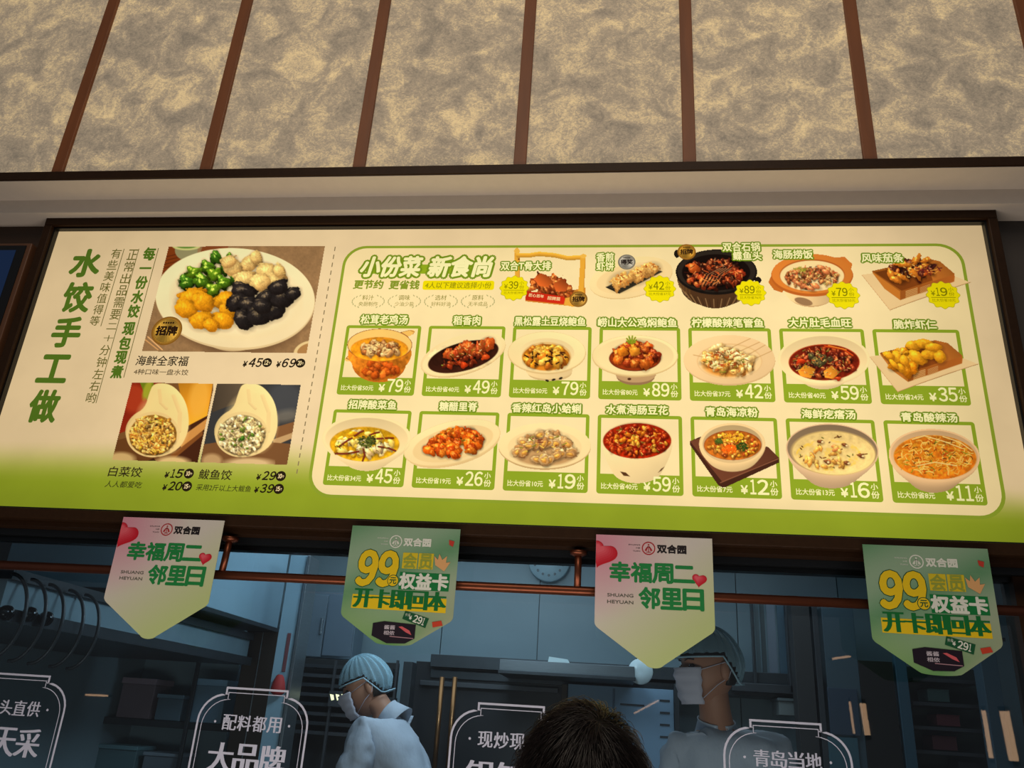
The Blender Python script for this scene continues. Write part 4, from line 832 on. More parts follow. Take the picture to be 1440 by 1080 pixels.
        def heart(cx_, cz_, r, rot, nm, clipx=None):
            h = Flat(YP); ca, sa = math.cos(rot), math.sin(rot)
            for k3 in range(7):
                sc = 1-k3*.11; ptsH = []
                for i in range(40):
                    t = 2*math.pi*i/40; u_ = 16*math.sin(t)**3/17*r*sc-.0*k3; v_ = (13*math.cos(t)-5*math.cos(2*t)-2*math.cos(3*t)-math.cos(4*t))/17*r*sc
                    u_ -= r*.06*k3*.8; v_ += r*.05*k3*.8; X_, Z_ = cx_+u_*ca-v_*sa, cz_+u_*sa+v_*ca
                    if clipx is not None: X_ = max(X_, clipx)
                    ptsH.append((X_, Z_))
                h.poly(ptsH, (196+k3*5, 22+k3*12, 40+k3*11), 2+k3*.2)
            h.build(nm, M_PAPER, base)
        heart(U(.055), Z(.215), W*.135, -.35, 'heart_print', x0+.0005); heart(U(.882), Z(.46), W*.066, -.12, 'heart_print')
    else:
        YL = (232, 196, 22); DG = (20, 84, 48); MG = (14, 120, 58)
        for k2 in range(2):
            a0 = U(.105+k2*.185); f.digits('9', a0, a0+W*.165, Z(.47), H*.37, DG, lay=2, bold=.075, shear=.12); f.digits('9', a0, a0+W*.165, Z(.47), H*.37, YL, lay=3, bold=.052, shear=.12)
        f.ell(U(.435), Z(.60), W*.052, W*.052, DG, 4); f.ell(U(.435), Z(.60), W*.046, W*.046, YL, 5); f.text('元', U(.405), U(.465), Z(.60), W*.055, DG, lay=6, bold=.02)
        for k2, ch in enumerate('会员'):
            a0 = U(.50+k2*.145); f.poly([(a0, Z(.285)), (a0+W*.135, Z(.285)), (a0+W*.135, Z(.46)), (a0, Z(.46))], (214, 190, 36), 2); f.text(ch, a0+W*.01, a0+W*.125, Z(.375), H*.16, (150, 160, 60), lay=3, bold=.03)
        f.poly([(U(.49), Z(.50)), (U(.94), Z(.50)), (U(.94), Z(.69)), (U(.49), Z(.69))], MG, 2)
        for k2, ch in enumerate('权益卡'):
            a0 = U(.495+k2*.148); f.text(ch, a0, a0+W*.135, Z(.595), H*.165, (226, 228, 214), lay=3, bold=.045)
        f.poly([(U(.085), Z(.76)), (U(.93), Z(.77)), (U(.93), Z(.92)), (U(.085), Z(.91))], YL, 2)
        for k2, ch in enumerate('开卡即回本'):
            a0 = U(.105+k2*.165); f.text(ch, a0, a0+W*.155, Z(.80), H*.20, (10, 110, 48), lay=3, bold=.065, xonly=True)
        rt = -.30; f.poly([(U(.575), Z(.915)), (U(.79), Z(.985)), (U(.765), Z(1.085)), (U(.555), Z(1.0))], DG, 4)
        f.digits('291', U(.655), U(.755), Z(1.005), H*.075, (226, 228, 214), lay=5, bold=.03, rot=-.28); f.text('¥', U(.615), U(.638), Z(.985), H*.04, (226, 228, 214), lay=5, bold=.03); f.text('共省', U(.578), U(.625), Z(.955), H*.035, (206, 214, 196), lay=5)
        f.poly([(U(.82), Z(1.02)), (U(.90), Z(1.0)), (U(.915), Z(1.05)), (U(.83), Z(1.075))], (196, 64, 40), 4); f.poly([(U(.905), Z(.125)), (U(.955), Z(.14)), (U(.945), Z(.20)), (U(.91), Z(.18))], (190, 60, 44), 4)
        cw = (222, 168, 110); f.poly([(U(.80), Z(.41)), (U(.785), Z(.31)), (U(.82), Z(.35)), (U(.83), Z(.285)), (U(.86), Z(.35)), (U(.90), Z(.305)), (U(.895), Z(.38)), (U(.935), Z(.37)), (U(.885), Z(.475))], cw, 4)
        bx0, bx1 = U(.30), U(.68); zt2 = Z(1.06); zb2 = Z(1.23)
        f.poly([(bx0, zt2), (U(.40), Z(1.035)), (bx1, Z(1.055)), (bx1, Z(1.20)), (U(.60), Z(1.255)), (U(.44), Z(1.262)), (bx0, Z(1.19))], (26, 16, 30), 4)
        for k2, s_ in enumerate(('酱酱', '相依')): f.text(s_, U(.405), U(.50), Z(1.095+k2*.058), H*.045, (190, 180, 190), lay=5, bold=.02)
        f.poly([(U(.53), Z(1.085)), (U(.56), Z(1.08)), (U(.63), Z(1.12)), (U(.65), Z(1.165)), (U(.60), Z(1.14))], (206, 90, 96), 5); f.poly([(U(.46), Z(1.185)), (U(.67), Z(1.195)), (U(.67), Z(1.203)), (U(.46), Z(1.193))], (170, 130, 140), 5)
        f.build('lettering', M_PAPER, base)
    return o
PG = 'shop pendants under the menu board'
pendant('pink', ((171, 741), (314, 744), (292, 853), (216, 899), (145, 843)), 'pale pink pendant with red hearts, left one of the two, above the shelves of tubs', PG)
pendant('green', ((492.5, 752.5), (646, 756.7), (637.5, 873), (557, 908), (480.3, 866.7)), 'green pendant with yellow 99, hanging above the cook bending down in profile', PG)
pendant('pink', ((837, 765), (1001.5, 769), (1006, 888), (922, 940), (837, 882)), 'pale pink pendant with red hearts, partly covering the cap of the taller cook', PG)
pendant('green', ((1215, 781.4), (1394, 786), (1408, 912), (1318, 950), (1226, 900)), 'green pendant with yellow 99, hanging at the far right end of the window', PG)

# ------------------------------------------------------------------ white vinyl lettering on the glass
YV = YG-.001
sx0 = pt(320, 968, YV); sx1 = pt(671.6, 987.5, YV); sx2 = pt(1055, 1013, YV); ztop = (sx0[2]+sx1[2]+sx2[2])/3
pitch = (sx2[0]-sx0[0])/2; cx2 = (sx0[0]+pt(405, 971.7, YV)[0])/2; TH = pt(405, 971.7, YV)[0]-cx2; HW = (pt(434, 998.5, YV)[0]-pt(281, 991, YV)[0])/2
st_ = .019
def decal(i, small, big, label):
    cx = cx2+pitch*i
    o = thing('window_decal', label, 'decal', (cx, YV, 1.2), 'white ornamental decals on the kitchen window')
    def path(d, hw, top, th, sd):
        L = [(-th, top), (-th, top-sd), (-hw+.075, top-sd)]
        for k in range(1, 9): a = math.radians(90+90*k/8); L.append((-hw+.075+.075*math.cos(a), top-sd-.075+.075*math.sin(a)))
        L.append((-hw, top-.52)); R = [(-x, z) for x, z in L]
        return [(cx+x, z) for x, z in reversed(L)]+[(cx+x, z) for x, z in R]
    def stroke(L, w, nm):
        f = Flat(YV, .0003); out = []; inn = []
        for k, p in enumerate(L):
            a = L[max(k-1, 0)]; b = L[min(k+1, len(L)-1)]; d1 = np.array(p)-a; d2 = np.array(b)-p; n1 = np.linalg.norm(d1); n2 = np.linalg.norm(d2)
            d1 = d1/n1 if n1 > 0 else d2/n2; d2 = d2/n2 if n2 > 0 else d1; nn = np.array((-d1[1]-d2[1], d1[0]+d2[0])); nn = nn/np.linalg.norm(nn); cs = max(.5, nn @ np.array((-d1[1], d1[0])))
            out.append(tuple(np.array(p)+nn*w/2/cs)); inn.append(tuple(np.array(p)-nn*w/2/cs))
        f.ring(out, inn, (175, 178, 196), 1, close=False); f.build(nm, M_VINYL, o)
    stroke(path(0, HW, ztop, TH, st_), .0058, 'outer_line'); stroke(path(0, HW-.013, ztop-.013, TH-.007, st_), .0022, 'inner_line')
    f = Flat(YV, .0003); n = len(small); zs_ = ztop-.094; adv = .0455
    for k, ch in enumerate(small): c0 = cx+(k-(n-1)/2)*adv; f.text(ch, c0-.0205, c0+.0205, zs_, .042, (175, 178, 196), bold=.022, xonly=True)
    for s_ in (-1, 1): f.ell(cx+s_*(n/2*adv+.022), zs_, .0035, .0035, (175, 178, 196), 1, 12)
    n = len(big); adv = .078; zb_ = ztop-.188
    for k, ch in enumerate(big): c0 = cx+(k-(n-1)/2)*adv; f.text(ch, c0-.037, c0+.037, zb_, .078, (175, 178, 196), bold=.035, xonly=True)
    f.build('lettering', M_VINYL, o)
decal(-1, '码头直供', '天天采', 'white outlined decal cut off by the left edge of the picture')
decal(0, '配料都用', '大品牌', 'white outlined decal with large lettering, left of the bending cook')
decal(1, '现炒现做', '锅气足', 'white outlined decal half hidden behind the dark-haired head in front')
decal(2, '青岛当地', '原产地', 'white outlined decal over the shoulder of the taller masked cook')

# ------------------------------------------------------------------ screen at far left
tv = thing('menu_screen', 'dark wall screen in a brown frame left of the menu board', 'screen', (-2.5, 0, 2.6))
c0 = pt(45.5, 342, -.03); c1 = pt(38, 346, -.03); c2 = pt(24, 353, -.028)
MB().box(-3.3, c0[0], -.03, .018, 2.2, c0[2]).build('frame', mat('brown_frame', (92, 60, 40), .4), tv, bevel=.003)
MB().box(-3.3, c1[0], -.0335, -.0302, 2.23, c1[2]).build('bezel', M_BLACK, tv)
MB().box(-3.3, c2[0], -.0345, -.0338, 2.26, c2[2]).build('screen', emis('screen_glow', (26, 40, 66), .8), tv)

# ------------------------------------------------------------------ the kitchen behind the glass
KX0, KX1, KY1, KF, KC = -2.9, 2.7, 3.0, .15, 2.8
structure(MB().box(KX0, KX1, .3, KY1, KF-.1, KF).build('floor', M_FLOOR))
structure(MB().box(KX0-.1, KX1+.1, .28, KY1+.1, KC, KC+.1).build('ceiling_kitchen', mat('kitchen_ceiling', (90, 100, 108), .7)))
structure(MB().box(KX0-.1, KX0, .3, KY1, 0, KC).build('wall_kitchen_left', M_KWALL))
structure(MB().box(KX1, KX1+.1, .3, KY1, 0, KC).build('wall_kitchen_right', M_KWALL))
kb = structure(MB().box(KX0, KX1, KY1+.01, KY1+.1, 0, KC).build('wall_kitchen_back', M_STEELD))
x = KX0
while x < KX1-.1:
    MB().box(x+.003, min(x+.617, KX1), KY1-.008, KY1+.009, KF, KC-.01).build('wall_panel', M_KWALL, kb); x += .62
structure(MB().box(-8, 8, -9, .04, -.05, 0).build('floor_hall', M_FLOOR))
def simple(name, label, cat, parts, group=None):
    """parts: (name, px0, py0, px1, py1, Y, depth, material)"""
    a = pt((parts[0][1]+parts[0][3])/2, parts[0][4], parts[0][5])
    o = thing(name, label, cat, tuple(float(v) for v in a), group)
    for nm, x0, y0, x1, y1, Y, d, m in parts: pbox(x0, y0, x1, y1, Y, d).build(nm, m, o, bevel=.002)
    return o
M_KBLUE = mat('blue_grey_panel', (128, 160, 180), .4, .0, .1, 5); M_KDK = mat('dark_cabinet', (58, 48, 40), .5); M_KGR = mat('charcoal_steel', (70, 74, 80), .4, .5, .2, 10); M_BRASS = mat('brass_pipe', (134, 96, 62), .3, .85)
M_RED = mat('red_cloth', (150, 36, 36), .7); M_PAPERW = mat('notice_paper', (120, 150, 178), .6)
simple('wall_shelf', 'long grey steel shelf across the back wall of the kitchen', 'shelf', [('beam', 604, 934, 1128, 952, 2.55, .4, M_STEELD), ('lower_beam', 604, 956, 1128, 968, 2.6, .3, M_STEELD)])
sb = simple('steel_hood', 'flat stainless hood box jutting out above the dark-haired head', 'hood', [('body', 702, 932, 892, 948, 2.1, .44, M_STEEL), ('lip', 700, 947, 894, 952, 2.08, .46, M_STEELD)])
q = pt(785, 930, 2.2); tag(MB().quadbox([(q[0]-.055, 2.2, q[2]-.006), (q[0]+.07, 2.2, q[2]-.018), (q[0]+.07, 2.32, q[2]-.018), (q[0]-.055, 2.32, q[2]-.006), (q[0]-.05, 2.2, q[2]+.022), (q[0]+.05, 2.2, q[2]+.012), (q[0]+.05, 2.32, q[2]+.012), (q[0]-.05, 2.32, q[2]+.022)]).build('paper_packet', mat('pale_paper', (200, 220, 226), .6)), 'small pale packet lying on top of the stainless hood box', 'packet')
q = pt(901, 944, 2.1); tag(MB().lathe([(.01, -.004), (.062, -.008), (.064, 0), (.055, .006)], (q[0], 2.12, q[2]), axis='y', n=28).build('white_plate', mat('white_glaze', (200, 220, 230), .3), smooth=True), 'round white plate standing at the end of the hood box', 'plate')
q = pt(772, 788, 2.9); ck = thing('wall_dial', 'round pale dial on the back wall, half hidden behind the copper rail', 'dial', (q[0], 2.9, q[2]))
MB().lathe([(.13, 0), (.135, .03), (.12, .045)], (q[0], 2.9, q[2]), axis='y', n=40).build('rim', mat('pale_dial', (150, 178, 192), .5), ck, smooth=True)
for k in range(7):
    a = math.radians(200+k*24); tag_ = MB().lathe([(.008, -.004), (.008, .002)], (q[0]+.095*math.cos(a), 2.899, q[2]+.095*math.sin(a)), axis='y', n=10).build('mark', M_STEELD, ck)
# notice board with its sheets
nb = simple('notice_board', 'pale blue notice board between the dark-haired head and the taller cook', 'notice board', [('board', 797, 966, 948, 1110, 2.5, .03, M_PAPERW), ('left_rail', 788, 962, 796, 1110, 2.48, .06, M_KDK), ('right_rail', 949, 962, 956, 1110, 2.48, .06, M_STEELD), ('divider', 861, 968, 864, 1110, 2.495, .01, mat('board_seam', (84, 108, 130), .6))])
for k in range(4):
    pbox(928, 984+k*17, 942, 987+k*17, 2.497, .002).build('text_line', M_KGR, nb)
pbox(872, 990, 906, 992.5, 2.497, .002).build('text_line', M_KGR, nb)
# left rack with rails
rk = simple('dark_rack', 'dark steel rack of narrow shelves behind the bending cook', 'rack', [('back', 412, 928, 552, 1110, 2.5, .05, mat('rack_back', (34, 36, 38), .5))])
for k in range(8): pbox(414, 936+k*13.5, 552, 941+k*13.5, 2.36, .12).build('shelf', M_KGR if k % 2 else M_STEELD, rk)
for x_ in (413, 462, 551): pbox(x_-1.5, 928, x_+1.5, 1110, 2.34, .02).build('upright', M_KGR, rk)
simple('steel_column', 'grey steel column just right of the bending cook', 'column', [('post', 560, 930, 573, 1120, 2.3, .12, M_STEELD)])
ov = simple('oven_cabinet', 'charcoal oven cabinet with two brass pipes left of the dark-haired head', 'oven', [('body', 578, 935, 790, 1130, 2.62, .3, mat('oven_black', (44, 46, 50), .35, .3)), ('top_rail', 590, 962, 785, 969, 2.58, .03, M_KGR)])
for a, b in ((622, 612), (640, 632)):
    p0 = pt(a, 952, 2.4); MB().tube([(p0[0], 2.4, p0[2]), (p0[0], 2.4, 1.2)], .014, 12).build('pipe', M_BRASS, ov, smooth=True)
simple('steel_pillar', 'light blue steel pillar with a red strip, behind the left half of the window', 'pillar', [('post', 385, 780, 409, 1130, 1.9, .14, M_KBLUE), ('edge', 409.5, 780, 414, 1130, 1.88, .16, M_STEEL), ('red_strip', 400, 890, 405, 945, 1.895, .006, mat('strip', (104, 60, 66), .6))])
q = pt(392, 962, 1.85); rg = thing('red_cloth', 'small red cloth hung on the light blue pillar', 'cloth', (q[0], 1.85, q[2]))
MB().lathe([(.012, .045), (.02, .035), (.03, .01), (.036, -.02), (.034, -.04), (.02, -.052)], (q[0], 1.85, q[2]), n=14).build('cloth', M_RED, rg, smooth=True)
cb = simple('brown_cabinet', 'tall dark brown double cabinet left of the light blue pillar', 'cabinet', [('body', 331, 886, 377, 1130, 2.3, .4, mat('cabinet_carcass', (40, 32, 26), .5)), ('door', 331.5, 888, 353, 1130, 2.285, .012, M_KDK), ('door', 355, 888, 376.5, 1130, 2.285, .012, M_KDK), ('edge_strip', 353.2, 888, 354.8, 1130, 2.28, .012, M_STEEL)])
simple('grey_locker', 'pale grey wall cupboard above the dark rack', 'cupboard', [('body', 418, 832, 500, 926, 2.72, .2, mat('locker_grey', (96, 116, 132), .5, .1, .1, 6)), ('door', 418, 836, 456, 923, 2.535, .012, mat('locker_door', (88, 104, 118), .5, .1, .1, 6)), ('door', 458, 836, 498, 923, 2.535, .012, mat('locker_door_b', (84, 100, 116), .5, .1, .1, 6)), ('handle', 450, 868, 453, 892, 2.52, .012, M_STEEL)])
# canopy running away from the camera along the left, with ringed hose below it
hp = pt(390, 884, 2.3); XH = float(hp[0]); hz = float(hp[2])
hd_ = thing('extraction_canopy', 'pale blue extraction canopy running back along the left of the kitchen', 'canopy', (XH-.3, 1.6, hz))
MB().box(XH-.7, XH, .9, 2.3, hz, 2.62).build('body', M_KBLUE, hd_, bevel=.004); MB().box(XH-.71, XH+.008, .89, 2.31, hz-.02, hz).build('lip', M_STEELD, hd_)
XR = -1.95
def onX(px_, py_, X):
    d = FF+RR*((px_-720)/FPX)+UU*((540-py_)/FPX); return CAM+d*((X-CAM[0])/d[0])
ra = onX(145, 842, XR); rb_ = onX(240, 912, XR); rz0, rz1 = float(rb_[2]), float(ra[2])
rc = thing('steel_counter_hood', 'long steel hood with dark hoops and knobs, slanting across the far left of the window', 'hood', (XR-.3, 1.3, rz0))
MB().box(KX0+.01, XR, .16, 2.2, rz1-.012, rz1+.022).build('upper_lip', M_STEELD, rc); MB().box(KX0+.01, XR-.02, .17, 2.2, rz0+.03, rz1-.0121).build('side_panel', mat('brushed_panel', (118, 144, 158), .4, .2, .2, 8), rc)
MB().box(KX0+.01, XR+.01, .15, 2.2, rz0-.012, rz0+.0299).build('lower_lip', M_STEELD, rc)
for k, xr_ in enumerate((14, 42, 68, 97, 120)):
    e = onX(xr_-12, 858+(xr_-12)*.22, XR+.012); zc_ = float(e[2])-.015
    MB().tube([(XR+.012+.085*math.cos(t), float(e[1]), zc_+.132*math.sin(t)) for t in np.linspace(-1.57, 1.57, 22)], .0062, 8).build('hoop', M_STEELD, rc, smooth=True)
for k, (xk, yk) in enumerate(((12, 862), (45, 864), (68, 870))):
    e = onX(xk-4, yk, XR+.03); MB().lathe([(.001, -.026), (.016, -.020), (.025, -.006), (.026, .006), (.018, .020), (.001, .026)], (XR+.03, float(e[1]), float(e[2])), axis='y', n=18).build('knob', mat('black_chrome', (40, 44, 48), .15, .9), rc, smooth=True)
# left wall shelf with containers
ls = simple('side_shelf', 'pale steel side shelf with trays, low at the left of the kitchen', 'shelf', [('board', 150, 916, 326, 924, 2.5, .3, M_STEEL), ('board', 100, 1012, 322, 1022, 2.5, .3, M_STEELD), ('board', 100, 1092, 322, 1100, 2.5, .3, M_STEELD), ('back_panel', 96, 925, 324, 1125, 2.82, .02, mat('side_panel_dull', (120, 146, 160), .5)), ('upright', 262, 925, 267, 1125, 2.47, .02, M_STEELD)])
for k, (a, b, c_, d_, mm) in enumerate(((168, 955, 215, 1012, (96, 84, 92)), (220, 975, 256, 1012, (70, 90, 104)), (272, 950, 316, 1012, (86, 112, 132)), (120, 1050, 190, 1090, (60, 84, 92)), (200, 1058, 250, 1092, (78, 88, 98)))):
    zb_ = float(pt(238, 916, 2.5)[2] if 0 else (pt(211, 1012, 2.5)[2] if k != 3 and k != 4 else pt(211, 1092, 2.5)[2]))+.001; xa_, xb2 = float(pt(a, (b+d_)/2, 2.52)[0]), float(pt(c_, (b+d_)/2, 2.52)[0]); hh_ = float(pt(a, b, 2.52)[2]-pt(a, d_, 2.52)[2])
    t_ = thing('storage_tub', ['mauve grey tub on the side shelf, furthest left of the upper row', 'low slate tub on the side shelf, middle of the upper row', 'pale blue tub on the side shelf, next to the brown cabinet', 'wide teal tub under the side shelf', 'grey tub under the side shelf, right of the teal one'][k], 'tub', (xa_, 2.52, zb_), 'storage tubs on the side shelf')
    MB().box(xa_, xb2, 2.52, 2.72, zb_, zb_+hh_*.85).build('body', mat('tub', tuple(min(255, int(v*1.3)) for v in mm), .5), t_, bevel=.004); MB().box(xa_-.005, xb2+.005, 2.51, 2.73, zb_+hh_*.85, zb_+hh_).build('lid', mat('tub_lid', tuple(min(255, int(v*1.6)) for v in mm), .5), t_, bevel=.003)
# right half
wf = simple('pass_window', 'aluminium framed inner window with hanging strips right of the taller cook', 'window frame', [('frame', 1108, 850, 1118, 974, 2.5, .05, M_KGR), ('sill', 1030, 962, 1130, 974, 2.5, .1, M_KGR), ('frame', 1058, 845, 1062, 962, 2.52, .03, M_STEELD)])
for k, (a, b, cc) in enumerate(((1063, 1069, (88, 104, 112)), (1071, 1077, (66, 78, 84)), (1080, 1092, (112, 124, 140)), (1095, 1106, (72, 98, 116)))):
    pbox(a, 850, b, 962, 2.58+.01*k, .01).build('strip', mat('plastic_strip', cc, .4), wf)
simple('storage_box', 'pale box below the inner window beside the taller cook', 'box', [('body', 1096, 986, 1117, 1006, 2.5, .2, mat('box_grey', (108, 116, 118), .6)), ('lid', 1094, 982, 1118, 986, 2.49, .22, mat('box_lid', (90, 100, 104), .6))])
simple('dark_door', 'charcoal door frame right of the inner window', 'door frame', [('post', 1120, 845, 1146, 1130, 2.3, .1, mat('door_charcoal', (52, 52, 54), .5)), ('post', 1150, 850, 1158, 1130, 2.3, .08, M_KGR)])
simple('grey_fridge', 'tall blue grey fridge in the right half of the kitchen', 'fridge', [('body', 1164, 855, 1210, 1130, 2.3, .5, mat('fridge_blue', (74, 92, 104), .35, .2)), ('door', 1166, 968, 1208, 1034, 2.285, .012, mat('fridge_door', (64, 78, 96), .3, .2)), ('door', 1166, 1037, 1208, 1130, 2.285, .012, mat('fridge_door_b', (70, 104, 118), .3, .2))])
simple('black_cabinet', 'black cabinet with a blue edge under the right-hand green pendant', 'cabinet', [('body', 1214, 930, 1263, 1130, 2.3, .04, mat('cabinet_black', (30, 28, 28), .5)), ('blue_edge', 1265, 900, 1281, 1130, 2.3, .04, mat('blue_edge', (56, 88, 106), .4))])
rs = simple('open_shelves', 'dark open shelves with goods below the right-hand green pendant', 'shelves', [('back', 1284, 940, 1384, 1130, 2.6, .03, mat('shelf_back', (44, 56, 58), .6))])
for k in range(5): pbox(1284, 955+k*34, 1384, 960+k*34, 2.35, .24).build('board', M_KGR, rs)
for k, (a, b, c_, d_, cc, lb) in enumerate(((1318, 1008, 1350, 1023, (96, 40, 48), 'dark red packet on the open shelves, topmost'), (1305, 972, 1335, 989, (60, 84, 84), 'teal carton on the second board of the open shelves'), (1312, 1038, 1346, 1057, (84, 40, 46), 'dark red carton on the open shelves, below the red packet'), (1348, 1074, 1380, 1091, (34, 34, 44), 'near-black carton low on the open shelves'))):
    simple('goods_carton', lb, 'carton', [('body', a, b-2, c_, d_-2, 2.38, .15, mat('carton', cc, .6)), ('flap', a, b-3, c_, b-2, 2.385, .14, mat('carton_flap', tuple(int(v*1.2) for v in cc), .6))], 'goods on the open shelves')
simple('light_column', 'blue grey steel upright at the right end of the kitchen', 'column', [('post', 1388, 900, 1412, 1130, 2.2, .1, mat('column_blue', (80, 104, 120), .4, .2)), ('cap', 1386, 896, 1414, 901, 2.19, .12, M_STEELD)])
# small lit sign seen past the bending cook
sg = thing('led_sign', 'tiny lit sign in front of the face of the bending cook', 'sign', tuple(float(v) for v in pt(480, 985, 2.3)))
pbox(462, 972, 496, 994, 2.3, .02).build('case', M_KGR, sg)
f = Flat(2.299, .001)
for k in range(4): a = 464+k*8; f.ppoly([(a, 976), (a+5, 977), (a+6, 984), (a+2, 985), (a+1, 981)], (250, 246, 190), 1)
f.build('led_text', emis('led_glow', (240, 238, 190), 1.6), sg)
# warm tube lamps of the dining hall, seen as reflections in the glass
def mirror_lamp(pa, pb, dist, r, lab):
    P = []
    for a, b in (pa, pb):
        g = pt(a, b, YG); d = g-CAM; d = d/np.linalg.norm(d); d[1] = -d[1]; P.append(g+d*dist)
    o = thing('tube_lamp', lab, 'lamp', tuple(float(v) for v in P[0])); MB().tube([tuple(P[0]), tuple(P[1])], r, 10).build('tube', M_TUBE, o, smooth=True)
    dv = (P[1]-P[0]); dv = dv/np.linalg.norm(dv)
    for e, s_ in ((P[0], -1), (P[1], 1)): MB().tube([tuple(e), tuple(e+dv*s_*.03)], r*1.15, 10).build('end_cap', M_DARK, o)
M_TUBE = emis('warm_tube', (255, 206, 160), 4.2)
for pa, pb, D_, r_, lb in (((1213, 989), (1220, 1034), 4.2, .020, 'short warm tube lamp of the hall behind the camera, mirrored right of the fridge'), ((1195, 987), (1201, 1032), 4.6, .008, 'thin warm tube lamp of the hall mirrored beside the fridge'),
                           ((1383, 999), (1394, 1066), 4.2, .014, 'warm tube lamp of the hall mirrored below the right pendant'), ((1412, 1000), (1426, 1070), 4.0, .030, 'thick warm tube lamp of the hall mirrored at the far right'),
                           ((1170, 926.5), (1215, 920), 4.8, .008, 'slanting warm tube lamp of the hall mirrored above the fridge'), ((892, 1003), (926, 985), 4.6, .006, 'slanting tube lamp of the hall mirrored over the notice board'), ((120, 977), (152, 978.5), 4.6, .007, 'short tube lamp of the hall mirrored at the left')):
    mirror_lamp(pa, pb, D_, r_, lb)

# ------------------------------------------------------------------ people
M_SKIN = mat('skin', (150, 106, 84), .55, 0, .06, 12); M_COAT = mat('white_coat', (156, 166, 182), .7, 0, .04, 14, .9, stretch=(1, 1, .5)); M_MASK = mat('face_mask', (170, 170, 186), .7); M_HAIR = mat('dark_hair', (30, 22, 18), .55)
def head_verts(face=1.0, n=40, m=30, grow=0.0):
    V = []; F = []
    for i in range(m+1):
        th = math.pi*i/m
        for j in range(n):
            ph = 2*math.pi*j/n; x, y, z = math.sin(th)*math.cos(ph), math.sin(th)*math.sin(ph), math.cos(th)   # face towards -y
            X, Y, Z = x*.076, y*.097, z*.118
            low = max(0, -z)
            X *= 1-.34*low**1.4; Y = Y*(1-.12*low) if y < 0 else Y*(1-.42*low**1.2)
            Y += -.008*low
            if y < 0 and face:
                g = lambda cx, cz, sx, sz: math.exp(-((X-cx)/sx)**2-((Z-cz)/sz)**2)
                Y -= .021*g(0, -.022, .011, .016)+.010*g(0, .000, .008, .022); Y += .009*(g(.031, .008, .015, .010)+g(-.031, .008, .015, .010)); Y -= .004*(g(.028, .028, .022, .007)+g(-.028, .028, .022, .007))
                Y -= .006*g(0, -.062, .020, .006)+.005*g(0, -.072, .018, .005)-.006*g(0, -.067, .02, .0025); Y -= .008*g(0, -.100, .020, .014); Y -= .004*(g(.045, -.02, .018, .02)+g(-.045, -.02, .018, .02))
            L = math.sqrt(X*X+Y*Y+Z*Z); k = 1+grow/L; V.append((X*k, Y*k, Z*k))
    for i in range(m):
        for j in range(n): F.append((i*n+j, (i+1)*n+j, (i+1)*n+(j+1) % n, i*n+(j+1) % n))
    return V, F
def xf(V, M): return [tuple(M @ Vector(v)) for v in V]
def add(mb, V, F): n = len(mb.v); mb.v += V; mb.f += [tuple(n+i for i in f) for f in F]
def skin_body(name, joints, edges, m, parent, sub=2, extra=None):
    """continuous figure: Skin modifier over a joint skeleton, root at joint 0"""
    me = bpy.data.meshes.new(name); l = wloc(parent)
    me.from_pydata([tuple(Vector(j[0])-l) for j in joints], edges, []); me.update(); o = link(name, me, m, parent)
    me.skin_vertices.new() if hasattr(me.skin_vertices, 'new') and not me.skin_vertices else None
    sk = o.modifiers.new('skin', 'SKIN'); sk.use_smooth_shade = True
    if not me.skin_vertices:
        bm = bmesh.new(); bm.from_mesh(me); bm.verts.layers.skin.verify(); bm.to_mesh(me); bm.free()
    for v, j in zip(me.skin_vertices[0].data, joints): v.radius = j[1]
    me.skin_vertices[0].data[0].use_root = True
    s_ = o.modifiers.new('sub', 'SUBSURF'); s_.levels = sub; s_.render_levels = sub
    dg = bpy.context.evaluated_depsgraph_get(); nm = bpy.data.meshes.new_from_object(o.evaluated_get(dg)); o.modifiers.clear(); o.data = nm; nm.name = name
    if not nm.materials: nm.materials.append(m)
    nm.polygons.foreach_set('use_smooth', [True]*len(nm.polygons))
    return o
def hand_joints(wr, d, side, up, r=.009):
    """wrist point, finger direction, sideways (thumb side), bend direction -> joints/edges for five fingers rooted in the palm"""
    wr, d, side, up = Vector(wr), Vector(d).normalized(), Vector(side).normalized(), Vector(up).normalized(); J = []; E_ = []
    J.append((wr+d*.045, (.036, .016))); base = 0; J.append((wr+d*.085, (.038, .013))); E_.append((0, 1))
    for k, (off, ln) in enumerate(((.030, .070), (.010, .080), (-.010, .074), (-.029, .058))):
        n = len(J); p = wr+d*.085+side*off; J += [(p+d*ln*.35, (r, r)), (p+d*ln*.68+up*ln*.2, (r*.93, r*.93)), (p+d*ln*.85+up*ln*.5, (r*.8, r*.8))]; E_ += [(1, n), (n, n+1), (n+1, n+2)]
    n = len(J); p = wr+d*.03+side*.030; J += [(p+side*.022+d*.025, (r*1.15, r*1.15)), (p+side*.034+d*.055+up*.01, (r, r))]; E_ += [(0, n), (n, n+1)]
    return J, E_
